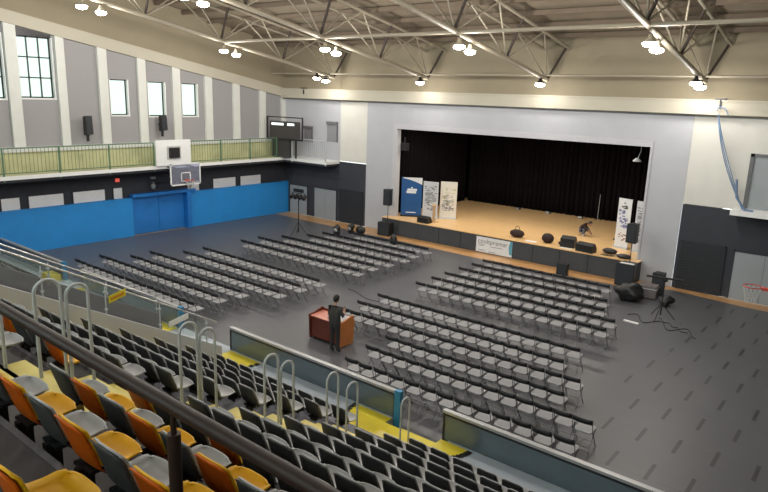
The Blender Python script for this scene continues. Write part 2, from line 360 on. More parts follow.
railing('balcony_railing', (1.23, -8.25, 0), (1.23, -1.9, 0), 'green picket railing on the left balcony, right of the white timing panel', pm=M_green)
railing('balcony_railing', (1.9, -1.23, 0), (4.8, -1.23, 0), 'thin pale picket railing on the back wall balcony', mt=M_galv, pm=M_galv)
# white panel with shot clock over the left hoop
t = thing('timing_panel', 'white panel with a dark square display above the left basketball hoop', 'panel', (1.32, -9.3, 3.9))
obj('panel_board', MB().box(-.03, .05, -1.05, 1.05, -.12, 1.22), M_white2, t)
c = obj('display', MB().box(.05, .16, -.30, .30, .28, .82), M_black, t)
obj('bezel', MB().box(.05, .07, -.42, .42, .2, .28).box(.05, .07, -.42, .42, .82, .9).box(.05, .07, -.42, -.34, .28, .82).box(.05, .07, .34, .42, .28, .82), mat('bezel_grey', (.5, .5, .48)), t)
# scoreboard in the corner
t = thing('scoreboard', 'dark framed scoreboard standing on the balcony in the far left corner', 'scoreboard', (1.65, -1.6, 0), .15)
obj('board', MB().box(-1.15, 1.15, -.06, .06, 4.98, 6.02), mat('score_dark', (.05, .045, .045), .5), t)
f = MB().box(-1.4, -1.34, -.04, .04, 4.9, 6.3).box(1.34, 1.4, -.04, .04, 4.9, 6.3).box(-1.4, 1.4, -.04, .04, 6.24, 6.3).box(-1.4, 1.4, -.04, .04, 4.88, 4.98)
obj('frame', f, M_dkmetal, t)
lt = MB()
for x0, x1 in ((-1.0, -.05), (.25, .78)): lt.box(x0, x1, -.075, -.06, 5.78, 5.92)
obj('lit_strip', lt, emit('score_lit', (.85, .95, .95), .55), t)
obj('cabinet', MB().box(-1.1, .25, .05, .45, 3.79, 4.86), mat('cab_dark', (.045, .042, .04), .7), t)
obj('support', MB().box(-.9, -.82, -.03, .05, 3.79, 4.98).box(.82, .9, -.03, .05, 3.79, 4.98), M_dkmetal, t)
# speakers on the left wall
def wall_speaker(y, z, h, label):
    t = thing('wall_speaker', label, 'speaker', (-.0, y, z), 0, 'black loudspeakers on the pillared wall')
    obj('cabinet', MB().prism([V(.12, -.17, 0), V(.42, -.17, .06), V(.36, -.17, h), V(.12, -.17, h - .05)], (0, .34, 0)), M_black, t)
    obj('grille', MB().prism([V(.422, -.15, .10), V(.43, -.15, .10), V(.375, -.15, h - .04), V(.367, -.15, h - .04)], (0, .30, 0)), M_shut, t)
    obj('bracket', MB().box(-.149, .2, -.04, .04, .3, .4).box(.1, .2, -.05, .05, -.3, .1), M_dkmetal, t)
wall_speaker(-13.3, 5.4, .95, 'black loudspeaker on the left wall bay beside the plain grey panel')
wall_speaker(-9.15, 5.52, .85, 'black loudspeaker on the left wall beneath a small window')
# left basketball hoop
def hoop(name, loc, rz, label, mtf, arm=1.5, ro=.40):
    t = thing(name, label, 'basketball hoop', loc, rz)     # backboard in the local YZ plane, rim towards +X
    obj('backboard', MB().box(-.01, .01, -.9, .9, 2.8, 3.9), M_bbglass, t)
    f = MB()
    for a, b, c, d in ((-.93, .93, 2.76, 2.83), (-.93, .93, 3.87, 3.94)): f.box(-.025, .025, a, b, c, d)
    for a in (-.93, .87): f.box(-.025, .025, a, a + .06, 2.76, 3.94)
    for a, b, c, d in ((-.3, .3, 2.95, 3.0), (-.3, .3, 3.40, 3.45), (-.3, -.25, 2.95, 3.45), (.25, .3, 2.95, 3.45)): f.box(.011, .02, a, b, c, d)
    obj('board_frame', f, mtf, t)
    rp = [V(ro + .23 * math.cos(a), .23 * math.sin(a), 3.05) for a in [k * PI / 12 for k in range(25)]]
    r = obj('rim', MB().tube(rp, .014, 6, cap=False).box(.0, ro - .22, -.07, .07, 3.0, 3.07), M_red, t)
    n = MB()
    for k in range(12):
        a = k * PI / 6
        for s in (1, -1):
            n.tube([(ro + .23 * math.cos(a), .23 * math.sin(a), 3.04), (ro + .17 * math.cos(a + s * .4), .17 * math.sin(a + s * .4), 2.8), (ro + .13 * math.cos(a), .13 * math.sin(a), 2.6)], .006, 4)
    obj('net', n, M_net, t)
    a_ = MB()
    for yy in (-.55, .55): a_.tube([(-.02, yy, 3.7), (-arm, yy * 1.3, 3.7)], .035, 6).tube([(-.02, yy, 2.95), (-arm, yy * 1.3, 2.7)], .035, 6).tube([(-.02, yy, 2.95), (-arm, yy * 1.3, 3.7)], .025, 6)
    obj('support_arm', a_, M_dkmetal, t)
    return t
hoop('basketball_hoop', (2.0, -9.05, .0), 0, 'glass basketball backboard with white frame and red rim on left wall', M_white2, 1.95)
# small emergency lamps and signs on the dark wall under the balcony
t = tag(obj('exit_light', MB().box(.0, .08, -11.95, -11.75, 2.95, 3.12), emit('exit_red', (.8, .12, .08), .35)), 'small red light on the dark wall under the balcony', 'light')
t = thing('wall_lamp', 'small round lamp fixture beside the left basketball hoop', 'lamp', (.06, -9.9, 2.75))
obj('lamp_body', MB().lathe([(0.001, 0), (.10, .02), (.14, .18), (.1, .3), (.001, .32)], (.15, 0, -.35)), mat('lamp_grey', (.3, .32, .32)), t)
obj('lamp_bracket', MB().box(-.05, .2, -.03, .03, 0, .05).box(.05, .2, -.14, .14, .22, .34), mat('lamp_grey', (.3, .32, .32)), t)
# ============================================================ ROOF TRUSSES
TX = [5.0, 11.7, 18.4, 25.1, 31.8]
TLAB = ['leftmost cream steel roof truss, nearest the pillared wall', 'cream steel roof truss second from the pillared wall', 'cream steel roof truss third from the pillared wall', 'cream steel roof truss over the right part of the stage', 'cream steel roof truss at the far right, nearly over the camera']
def bz(y): return 8.57 - SL * y
for ti, x in enumerate(TX):
    t = thing('roof_truss', TLAB[ti], 'truss', (x, 0, 0), 0, 'steel roof trusses')
    y0, y1 = -.8, YB + 1
    obj('bottom_chord', MB().tube([(0, y0, bz(y0)), (0, y1, bz(y1))], .10, 10), M_steelc, t)
    for s in (-1, 1): obj('top_chord', MB().tube([(s * .62, -.1, bz(-.1) + 1.55), (s * .62, y1, bz(y1) + 1.55)], .065, 8), M_steelc, t)
    lt_ = MB(); y = y0; n = 0
    while y > y1 + 4:
        for s in (-1, 1):
            lt_.tube([(0, y, bz(y)), (s * .62, y - 2, bz(y - 2) + 1.55)], .035, 6)
            lt_.tube([(0, y - 4, bz(y - 4)), (s * .62, y - 2, bz(y - 2) + 1.55)], .035, 6)
        obj('dark_brace', MB().tube([(0, y, bz(y) + .02), (.62, y + (.5 if n == 0 else 0), bz(y) + 1.55)], .058, 6), M_steeld, t)
        y -= 4; n += 1
    obj('web_bars', lt_, M_steelc, t)
for yy, lab in ((-8.6, 'long cream steel tie crossing the trusses over the hall middle'), (-20.6, 'long cream steel tie crossing the trusses over the stands')):
    tag(obj('roof_tie', MB().tube([(TX[0], yy, bz(yy)), (XR, yy, bz(yy))], .065, 8), M_steelc), lab, 'beam')
yy = -1.2
tag(obj('roof_tie', MB().tube([(0, yy, bz(yy) + .12), (XR, yy, bz(yy) + .12)], .045, 8), M_steelc), 'thin cream steel tie running along just above the back cornice', 'beam')
# high bay lamps in pairs
bell = MB().lathe([(.03, .28), (.07, .27), (.08, .17), (.13, .11), (.19, .05), (.20, .035), (.185, .035), (.12, .09), (.001, .10)], n=20).mesh('reflector', M_dkmetal)
glow = MB().lathe([(.001, .04), (.18, .045), (.215, .0), (.20, -.06), (.12, -.10), (.001, -.115)], n=20).mesh('diffuser', M_lampg)
bell2 = bell.copy(); bell2.materials.clear(); bell2.materials.append(M_steelc)
hang = MB().tube([(0, 0, .27), (0, 0, .42)], .015, 6).mesh('hanger', M_dkmetal)
TN = ['first', 'second', 'third', 'fourth']
lamps = [(0, -1.5), (0, -2.2), (0, -7.9), (0, -8.65), (0, -14.8), (0, -15.6), (1, -1.45), (1, -7.8), (1, -8.5), (1, -14.65), (1, -15.4), (2, -1.5), (2, -7.65), (2, -8.4), (2, -14.6), (2, -15.4), (3, -1.45), (3, -2.15), (3, -7.45), (3, -8.2), (3, -14.6), (3, -15.4), (2, -21.5), (3, -21.5), (1, -21.5), (2, -26.4), (3, -26.4), (0, -21.5)]
ZN = {1: 'beside the back wall', 2: 'beside the back wall', 8: 'over the hall middle', 7: 'over the hall middle', 14: 'over the near side of the court', 15: 'over the near side of the court', 21: 'over the lower stands', 26: 'over the upper stands'}
cnt = {}
for (ti, y) in lamps:
    key = (ti, {1: 'beside the back wall', 2: 'beside the back wall', 7: 'over the hall middle', 8: 'over the hall middle', 14: 'over the near court', 15: 'over the near court', 21: 'over the lower stands', 26: 'over the upper stands'}[int(-y)])
    others = [q for q in lamps if q[0] == ti and abs(q[1] - y) < 1.2 and q[1] != y]
    which = 'lone' if not others else ('farther of two' if y > others[0][1] else 'nearer of two')
    x = TX[ti]; z = bz(y) - .44
    if y > -3: z += .10
    t = thing('high_bay_lamp', 'glowing bell lamp, %s %s, on the %s truss from left' % (which, key[1], TN[ti]), 'lamp', (x, y, z), 0, 'bell lamps under the roof trusses')
    obj('reflector', bell2 if y <= -3 else bell, None, t); obj('diffuser', glow, None, t)
    obj('hanger', hang, None, t)
    ld = bpy.data.lights.new('lamp_light', 'POINT'); ld.shadow_soft_size = .15; ld.energy = LAMP_W * (.25 if y > -3 else .6 if y < -25 else 1); ld.color = LAMP_COL
    lo = bpy.data.objects.new('lamp_light', ld); COL.objects.link(lo); lo.parent = t; lo.location = (0, 0, -.29)
# ============================================================ STAGE
st = MB().box(8.8, 23.35, -.6, 0.0, 0, .90).box(8.21, 24.19, .31, 9.98, 0, .90)
struct('stage_platform', st, mat('stage_front', (.048, .055, .065), .6, noise=.1, scale=2))
struct('stage_floor', MB().box(8.78, 23.37, -.64, -.02, .90, .94).box(SX0, SX1, -.02, .3, .90, .94).box(8.21, 24.19, .3, 9.98, .90, .94), M_sfloor)
sm = MB()
for k in range(1, 11): sm.box(8.6 + k * 1.39 - .01, 8.6 + k * 1.39 + .01, -.612, -.60, 0.02, .88)
struct('trim_stage_seams', sm, M_black)
def curtain(name, p0, p1, z0, z1, label, folds, amp=.09):
    p0 = Vector(p0); p1 = Vector(p1); L = (p1 - p0).length; d = (p1 - p0) / L; nrm = V(-d.y, d.x, 0); n = folds * 8; g = []
    for zf in (0, .33, .66, 1):
        g.append([p0 + d * (L * i / n) + nrm * (math.sin(i * 2 * PI / 8 + .6 * math.sin(i * .37)) * amp * (1 + .3 * math.sin(i * .11) + .15 * (1 - zf))) + V(0, 0, z0 + (z1 - z0) * zf) for i in range(n + 1)])
    return tag(obj(name, MB().sheet(g, .02), M_curt), label, 'curtain')
curtain('stage_curtain', (8.9, 8.6, 0), (23.4, 8.6, 0), .95, 6.5, 'wide black curtain hanging across the back of the stage', 46)
curtain('stage_curtain', (8.75, .55, 0), (8.75, 8.4, 0), .95, 6.5, 'black side curtain at the left of the stage behind the banners', 20)
curtain('stage_curtain', (23.6, .5, 0), (23.6, 8.4, 0), .95, 6.5, 'black side curtain at the right of the stage', 20)
struct('stage_ceiling', MB().box(8, 24.4, .3, 10, 6.5, 6.6), M_curt)
struct('wall_stage_back', MB().box(8, 24.4, 10, 10.2, 0, 6.6).box(8, 8.2, .3, 10, 0, 6.6).box(24.2, 24.4, .3, 10, 0, 6.6), M_curt)
for k, x in enumerate((12.0, 16.2, 20.4)):  # added fill lights, out of view above the opening, to brighten the stage floor
    t = thing('stage_fill', 'long added fill light, unseen behind the top of the stage opening, %s from the left' % ORD[k], 'fill light', (x, 1.6, 6.3), 0, 'added fill lights behind the opening')
    obj('housing', MB().box(-.9, .9, -.12, .12, .03, .16), M_dkmetal, t); obj('diffuser', MB().box(-.85, .85, -.09, .09, 0, .03), M_lampg, t)
    ld = bpy.data.lights.new('stage_fill_lamp', 'AREA'); ld.shape = 'RECTANGLE'; ld.size = 1.7; ld.size_y = .2; ld.energy = 55; ld.color = (1, .9, .78)
    lo = bpy.data.objects.new('stage_fill_lamp', ld); COL.objects.link(lo); lo.parent = t; lo.location = (0, 0, -.02)
# banners
def quadx(mb, x0, x1, z0, z1, y=-.012, th=.004, mi=0): return mb.box(x0, x1, y - th, y, z0, z1, mi)
def text_mesh(s, size, mt, parent, loc, name='lettering', rz=0, ext=.002):
    cu = bpy.data.curves.new('t', 'FONT'); cu.body = s; cu.size = size; cu.extrude = ext; cu.align_x = 'CENTER'
    o = bpy.data.objects.new('t', cu); COL.objects.link(o); dg = bpy.context.evaluated_depsgraph_get(); dg.update()
    me = bpy.data.meshes.new_from_object(o.evaluated_get(dg)); bpy.data.objects.remove(o)
    for v in me.vertices: v.co = V(v.co.x, -v.co.z, v.co.y)
    me.materials.clear(); me.materials.append(mt)
    q = bpy.data.objects.new(name, me); COL.objects.link(q); q.parent = parent; q.location = loc; q.rotation_euler = (0, 0, rz); return q
M_wb = mat('banner_white', (.70, .71, .72), .6, noise=.02); M_bb = mat('banner_blue', (.008, .075, .24), .5, noise=.04, scale=2)
M_ink = mat('print_grey', (.16, .16, .17), .7); M_ink2 = mat('print_violet', (.22, .24, .45), .7); M_ink3 = mat('print_yellow', (.50, .48, .22), .7); M_inkb = mat('print_brown', (.28, .12, .10), .7)
M_wba = mat('banner_greyish', (.55, .57, .60), .6, noise=.05, scale=8); M_wbb = mat('banner_cream', (.68, .65, .58), .6, noise=.05, scale=6); M_inkm = mat('print_mid_grey', (.33, .34, .36), .7)
def banner(p, q, h, label, kind):
    p = V(p[0], p[1], .94); q = V(q[0], q[1], .94); w = (q - p).length; rz = math.atan2(q.y - p.y, q.x - p.x); c = (p + q) / 2
    t = thing('roll_up_banner', label, 'banner', tuple(c), rz, 'roll-up banners on the stage')
    base = {'blue': M_bb, 'a': M_wba, 'b': M_wbb}.get(kind, M_wb)
    obj('banner_sheet', MB().box(-w / 2, w / 2, -.008, .008, .08, h), base, t)
    obj('base', MB().box(-w / 2 - .02, w / 2 + .02, -.1, .1, 0, .09), M_galv if kind != 'blue' else M_dkmetal, t)
    obj('pole', MB().tube([(0, .03, .05), (0, .03, h)], .012, 6), M_galv, t)
    if kind == 'blue':
        n = 12; pts = [V(w / 2, -.009, h), V(-w / 2 + .05, -.009, h)] + [V(-w / 2 + .05 + (w - .05) * i / n, -.009, h - .06 - .34 * (i / n) ** 1.6) for i in range(1, n + 1)]
        obj('white_swoosh', MB().prism(pts, (0, -.003, 0)), M_wb, t)
        mk = MB().box(-.30, .26, -.013, -.009, h * .60, h * .60 + .14, 0).box(-.25, .30, -.013, -.009, h * .60 + .15, h * .60 + .27).box(-.04, .06, -.013, -.009, h * .60 + .29, h * .60 + .36).box(-.3, .28, -.013, -.009, .22, .27)
        obj('white_logo', mk, M_wb, t)
    elif kind == 'a':
        rnd = random.Random(3); a = MB()
        for k in range(70):
            x = rnd.uniform(-w * .42, w * .34); z = rnd.uniform(.45, h - .25); a.box(x, x + rnd.uniform(.04, .16), -.012, -.009, z, z + rnd.uniform(.01, .05))
        obj('print', a, M_ink, t); d_ = MB()
        for k in range(16): x = rnd.uniform(-w * .42, w * .15); z = rnd.uniform(.4, h - .6); d_.box(x, x + rnd.uniform(.12, .28), -.011, -.009, z, z + rnd.uniform(.06, .16))
        obj('grey_picture', d_, M_inkm, t)
    elif kind == 'b':
        rnd = random.Random(5); a = MB(); b = MB()
        for k in range(60):
            x = rnd.uniform(-w * .38, w * .3); z = .45 + abs(rnd.gauss(0, .5)); a.box(x, x + rnd.uniform(.03, .12), -.012, -.009, z, z + rnd.uniform(.01, .05))
        for k in range(14):
            x = rnd.uniform(-w * .4, w * .25); z = rnd.uniform(.5, h - .4); b.box(x, x + rnd.uniform(.1, .25), -.0115, -.009, z, z + .04)
        obj('print', a, M_ink, t); obj('coloured_print', b, M_ink3, t); d_ = MB()
        for k in range(14): x = rnd.uniform(-w * .4, w * .12); z = rnd.uniform(.45, h * .65); d_.box(x, x + rnd.uniform(.1, .24), -.011, -.009, z, z + rnd.uniform(.05, .14))
        obj('grey_picture', d_, M_inkm, t)
    else:
        rnd = random.Random(9); a = MB(); b = MB(); c_ = MB()
        for k in range(14): x = rnd.uniform(-w * .3, w * .1); z = rnd.uniform(h - .5, h - .22); a.box(x, x + rnd.uniform(.05, .16), -.012, -.009, z, z + .05)
        for k in range(34): x = rnd.uniform(-w * .44, w * .25); z = rnd.uniform(h * .38, h * .74); b.box(x, x + rnd.uniform(.06, .16), -.0115, -.009, z, z + rnd.uniform(.04, .12))
        for k in range(12): x = rnd.uniform(-w * .3, w * .2); z = rnd.uniform(h * .15, h * .34); c_.box(x, x + rnd.uniform(.04, .12), -.012, -.009, z, z + .05)
        obj('lettering', a, M_ink, t); obj('violet_print', b, M_ink2, t); obj('brown_print', c_, M_inkb, t)
banner((9.40, .36), (10.42, .98), 2.28, 'blue roll-up banner with white swoosh and white logo at stage left', 'blue')
banner((10.5, 1.0), (11.40, 1.22), 2.12, 'white roll-up banner with grey print, middle of the three at stage left', 'a')
banner((11.36, 1.5), (12.2, 1.95), 2.15, 'white roll-up banner with grey and yellowish print, right of the three at stage left', 'b')
banner((21.45, 1.8), (22.14, 1.62), 2.42, 'white roll-up banner with violet print at stage right', 'c')
banner((22.40, 1.52), (23.0, 1.36), 2.42, 'white roll-up banner half hidden by the right stage pillar', 'a')
# sign on the stage front
t = thing('stage_sign', 'white printed banner with grey lettering fixed to the stage front', 'sign', (16.2, -.62, .03))
obj('sign_sheet', MB().box(-1.04, 1.04, -.02, 0, 0, .80), mat('sign_white', (.72, .74, .76), .6, noise=.03), t)
obj('blue_edge', MB().prism([V(1.04, -.024, .0 + .12), V(1.04, -.024, .8), V(.92, -.024, .8), V(.84, -.024, .5), V(.9, -.024, .12)], (0, -.002, 0)), mat('sign_blue', (.10, .35, .48)), t)
text_mesh('cooltpremar', .34, M_ink, t, (-.08, -.024, .48))
ln = MB()
for (x0, x1, z) in ((-.9, -.55, .40), (-.85, -.6, .33), (-.2, .5, .34), (-.9, -.5, .10), (-.3, .1, .06)): ln.box(x0, x1, -.024, -.02, z, z + .025)
obj('small_print', ln, M_ink, t)
# ---- sound and stage gear
def cabinet_speaker(name, loc, w, d, h, label, rz=0, group=None, cat='speaker'):
    t = thing(name, label, cat, loc, rz, group)
    obj('cabinet', MB().prism([V(-w / 2, -d / 2, 0), V(w / 2, -d / 2, 0), V(w / 2 * .75, d / 2, 0), V(-w / 2 * .75, d / 2, 0)], (0, 0, h)), M_black, t)
    obj('grille', MB().box(-w / 2 + .03, w / 2 - .03, -d / 2 - .015, -d / 2, .04, h - .04), M_shut, t)
    obj('handle', MB().box(-w * .42, -w * .36, -.1, .1, h * .6, h * .68), M_dkmetal, t)
    return t
cabinet_speaker('bass_speaker', (9.42, -1.0, 0), .84, .5, .76, 'black bass speaker on the floor at the left end of the stage')
cabinet_speaker('bass_speaker', (23.12, -1.15, 0), .80, .66, .98, 'large black bass speaker on the floor at the right end of the stage')
t_ = [o for o in COL.objects if o.name.startswith('bass_speaker')][-1]
for x, z0, z1, z2, lab in ((9.52, .79, 1.75, 2.66, 'black loudspeaker on a pole above the left bass speaker'), (23.18, 1.01, 1.9, 2.74, 'black loudspeaker on a pole above the right bass speaker')):
    y = -1.0 if x < 15 else -1.15
    t = thing('pole_speaker', lab, 'speaker', (x, y, 0), .1 if x < 15 else -.15, 'pole loudspeakers beside the stage')
    obj('pole', MB().tube([(0, 0, z0 + .005), (0, 0, z1)], .02, 8), M_dkmetal, t)
    obj('cabinet', MB().prism([V(-.22, -.2, z1), V(.22, -.2, z1), V(.15, .2, z1), V(-.15, .2, z1)], (0, 0, z2 - z1)), M_black, t)
    obj('grille', MB().box(-.2, .2, -.215, -.2, z1 + .03, z2 - .03), M_shut, t)
tag(obj('cover_cloth', MB().box(22.85, 23.42, -1.42, -1.2, .983, .995), M_paper), 'pale sheet lying on top of the right bass speaker', 'sheet')
cabinet_speaker('floor_speaker', (24.62, -1.6, 0), .50, .42, .92, 'black upright cabinet on the floor by the right stage pillar')
# hanging items in the stage opening
t = thing('wall_speaker', 'small black loudspeaker hung inside the left edge of the stage opening', 'speaker', (9.45, .45, 4.75))
obj('cabinet', MB().box(-.22, .2, -.15, .15, 0, .42), M_black, t); obj('bracket', MB().box(-.04, .04, -.03, .03, .42, .75).box(-.25, -.2, -.4, .05, .4, .48), M_dkmetal, t)
t = thing('stage_spotlight', 'small pale spotlight hanging at the top right of the stage', 'spotlight', (22.3, 1.0, 5.25))
obj('lamp_head', MB().lathe([(.001, .12), (.06, .12), (.2, -.02), (.19, -.04), (.001, -.02)], (0, 0, 0)), M_galv, t)
obj('hanger', MB().tube([(0.02, 0, .1), (.12, 0, .42), (.12, 0, 1.25)], .015, 6), M_galv, t)
def wedge(loc, rz, label, w=.62, h=.36, g=None):
    t = thing('stage_monitor', label, 'monitor speaker', loc, rz, g)
    obj('cabinet', MB().prism([V(-w / 2, -.22, 0), V(-w / 2, .22, 0), V(-w / 2, .22, h * .45), V(-w / 2, .05, h), V(-w / 2, -.22, h * .8)], (w, 0, 0)), M_black, t)
    obj('grille', MB().prism([V(-w / 2 + .03, .215, h * .5), V(-w / 2 + .03, .06, h + .005), V(-w / 2 + .03, .07, h + .012), V(-w / 2 + .03, .23, h * .5)], (w - .06, 0, 0)), M_shut, t)
    return t
wedge((11.55, -.25, .94), .0, 'black stage monitor in front of the white banners', .72, .36)
wedge((19.85, .05, .94), .1, 'black boxy stage monitor standing upright near the stage front', .70, .52)
wedge((20.85, -.28, .94), -.12, 'wide black stage monitor at the very edge of the stage', .85, .42)
def bag(name, loc, rz, sc, label, mt, strap=True):
    t = thing(name, label, 'bag', loc, rz)
    o = obj('bag_body', MB().ball((0, 0, sc[2] * .48), .5, 0, sc, 14), mt, t)
    for v in o.data.vertices:
        v.co.z = max(0.0, v.co.z); v.co.x += .015 * math.sin(v.co.z * 40 + v.co.y * 30); v.co.y += .012 * math.sin(v.co.x * 35)
    if sc[0] > .9 or name == 'cover_heap':
        for v in o.data.vertices:
            if v.co.z > .02: v.co += V(.07 * math.sin(v.co.y * 9 + v.co.z * 13), .06 * math.sin(v.co.x * 11 + v.co.z * 7), .09 * math.sin(v.co.x * 8) * math.cos(v.co.y * 9))
    if strap: obj('handle', MB().tube([(-.12, 0, sc[2] * .85), (-.1, 0, sc[2] * 1.25), (0, 0, sc[2] * 1.4), (.1, 0, sc[2] * 1.25), (.12, 0, sc[2] * .85)], .014, 6), mt, t)
    return t
bag('travel_bag', (17.05, .15, .94), .1, (.78, .42, .42), 'dark brown travel bag with raised handle above the stage sign', M_bag)
bag('round_bag', (18.75, .10, .94), 0, (.62, .45, .50), 'dark red-brown rounded bag near the stage front', M_bag, False)
bag('cable_bag', (21.85, .1, .94), 0, (.7, .35, .28), 'black open bag of cables by the right stage front', M_black, False)
bag('small_pouch', (19.35, .25, .94), 0, (.2, .16, .16), 'tiny dark pouch between the round bag and a monitor', M_bag, False)
bag('equipment_bag', (22.62, -.30, .94), 0, (.7, .4, .2), 'low black bag beside the right pole loudspeaker', M_black, False)
cb = MB()
for j in range(3):
    pts = [V(21.75 + .15 * j + (.16 + .02 * j) * math.cos(a), -.32 + .1 * math.sin(a), .955 + .006 * j) for a in [k * PI / 8 for k in range(17)]]
    cb.tube(pts, .012, 5, cap=False)
tag(obj('cable_coil', cb, M_black), 'coils of black cable lying on the stage edge', 'cable')
tag(obj('paper_sheet', MB().box(17.75, 18.3, -.35, -.05, .941, .946, rz=.15), M_paper), 'white sheet of paper on the stage front edge left of the bags', 'paper')
tag(obj('paper_sheet', MB().box(19.6, 20.2, -.42, -.22, .941, .946, rz=-.1), M_paper), 'pale sheet on the stage edge in front of the monitors', 'paper')
tag(obj('pedal_board', MB().box(20.85, 21.45, 3.3, 3.55, .94, 1.0, rz=-.25).box(20.95, 21.3, 3.38, 3.48, 1.0, 1.02, rz=-.25), M_black), 'flat black pedal board on the stage floor near the violet banner', 'pedal')
t = thing('microphone_stand', 'thin grey microphone stand in front of the back curtain', 'microphone stand', (18.2, 8.15, .94))
obj('pole', MB().tube([(0, 0, .05), (0.03, 0, 1.55)], .014, 6), M_galv, t)
for k in range(3): obj('leg', MB().tube([(0, 0, .12), (.28 * math.cos(k * 2.09), .28 * math.sin(k * 2.09), 0)], .01, 5), M_dkmetal, t)
obj('microphone', MB().tube([(.03, 0, 1.55), (.05, -.12, 1.6)], .018, 6), M_black, t)
t = thing('lectern', 'narrow beige wooden lectern between the two white banners', 'lectern', (11.75, .35, .94))
obj('column', MB().box(-.06, .06, -.06, .06, 0.03, .92), mat('beige_wood', (.55, .38, .22), .5), t); obj('base', MB().box(-.2, .2, -.18, .18, 0, .04), MATS['beige_wood'], t); obj('reading_top', MB().prism([V(-.13, -.14, .90), V(-.13, .14, .96), V(-.13, .14, .99), V(-.13, -.14, .93)], (.26, 0, 0)), MATS['beige_wood'], t)
# small things on the stage floor by the back curtain
for k, (x, y) in enumerate([(13.1, 7.9), (15.1, 8.05), (17.2, 8.0)]):
    t = thing('floor_light', 'low black floor light by the back curtain, %s from the left' % ORD[k], 'floor light', (x, y, .94), 0, 'floor lights along the back curtain')
    obj('housing', MB().box(-.16, .16, -.08, .08, .02, .13), M_dkmetal, t); obj('lens', MB().box(-.12, .12, -.085, -.08, .04, .11), M_galv, t)
# left mast with lights
t = thing('light_stand', 'tall black tripod stand with a bar of spotlights by the far left chairs', 'light stand', (6.12, -4.7, 0))
obj('pole', MB().tube([(0, 0, .2), (0, 0, 2.35)], .028, 8), M_black, t)
for k in range(3):
    a = k * 2 * PI / 3 + .4; obj('leg', MB().tube([(0, 0, .75), (.55 * math.cos(a), .55 * math.sin(a), .02)], .018, 6), M_black, t)
obj('crossbar', MB().tube([(-.55, 0, 2.38), (.55, 0, 2.38)], .022, 6), M_black, t)
for k in range(4):
    x = -.48 + .32 * k
    h = obj('spotlight', MB().tube([(x, .08, 2.25), (x, -.14, 2.12)], [.10, .12], 10).tube([(x, 0, 2.38), (x, .02, 2.2)], .015, 5), M_black, t)
obj('controller', MB().box(-.35, .35, -.06, .06, 2.44, 2.62), M_black, t)
# floor lamps / gear near the left doors
t = thing('floor_spotlight', 'black moving spotlight with pale lens on the floor behind the far left chairs', 'spotlight', (7.45, -3.0, 0), 0, 'floor spotlights by the left doors')
obj('base', MB().box(-.18, .18, -.18, .18, 0, .2), M_black, t); obj('head', MB().tube([(0, .15, .62), (0.05, -.2, .42)], [.2, .24], 14), M_black, t); obj('lens', MB().tube([(.05, -.2, .42), (.052, -.215, .41)], .17, 14), M_paper, t)
obj('yoke', MB().box(-.27, -.22, -.05, .05, .2, .6).box(.24, .29, -.05, .05, .2, .6), M_black, t)
t.scale = (.75,) * 3; dup(t, (7.75, -2.1, 0), 'black moving spotlight with pale lens, the one nearer the wooden floor strip', None, -.35)
bag('black_sack', (8.15, -1.75, 0), .2, (.6, .4, .45), 'black sack on the floor beside the moving spotlights', M_black, False)
bag('small_bag', (11.6, -3.1, 0.0), 0, (.42, .36, .75), 'small black bag standing behind the far left block of chairs', M_black, False)
cabinet_speaker('floor_monitor', (20.45, -1.75, 0), .5, .4, .55, 'small black speaker on the wooden strip in front of the stage')
# heap near the right end
t = thing('equipment_case', 'pale grey low flight case behind the right end of the chairs', 'case', (24.45, -2.45, 0), .1)
obj('case_body', MB().box(-.35, .35, -.28, .28, .05, .55), mat('case_grey', (.16, .14, .14), .6), t); obj('case_edge', MB().box(-.37, .37, -.30, .30, .42, .45), M_galv, t); obj('case_foot', MB().box(-.35, .35, -.28, -.2, 0, .05).box(-.35, .35, .2, .28, 0, .05), M_black, t)
bag('cover_heap', (24.0, -3.45, 0), .3, (1.15, .8, .72), 'large black heap of covers and gear at the right end of the back rows', M_black, False)
bag('cover_heap', (25.35, -3.1, 0), .9, (.55, .45, .4), 'smaller black heap of gear just behind the large heap', M_black, False)
t = thing('music_stand', 'tall black tripod stand with flat top bar on the right floor', 'stand', (25.65, -4.9, 0), .2)
obj('pole', MB().tube([(0, 0, .15), (0, 0, 1.55)], .022, 8), M_black, t)
for k in range(3):
    a = k * 2 * PI / 3 + .2; obj('leg', MB().tube([(0, 0, .62), (.5 * math.cos(a), .5 * math.sin(a), .015)], .015, 6), M_black, t)
obj('top_bar', MB().box(-.65, .6, -.04, .04, 1.54, 1.6).box(-.1, .1, -.06, .06, 1.45, 1.54), M_black, t)
tag(obj('floor_strip', MB().box(24.7, 25.25, -6.15, -6.0, 0, .03, rz=-.1), M_paper), 'short pale strip lying on the floor near the tripod stand', 'strip')
cb = MB(); pts = []
for k in range(30): pts.append(V(24.6 + k * .09, -5.3 + .35 * math.sin(k * .6) - k * .02, .012))
cb.tube(pts, .014, 5); cb.tube([V(25.6 + .06 * k, -4.9 - .05 * k + .1 * math.sin(k), .012) for k in range(22)], .012, 5)
tag(obj('floor_cable', cb, M_black), 'black cables snaking on the floor around the tripod stand', 'cable')
cb = MB(); pts = [V(17.9 - .12 * k, -10.9 + .02 * k + .12 * math.sin(k * .35), .012) for k in range(26)]
cb.tube(pts, .012, 5); tag(obj('floor_cable', cb, M_black), 'thin black cable crossing the aisle between the chair blocks', 'cable')
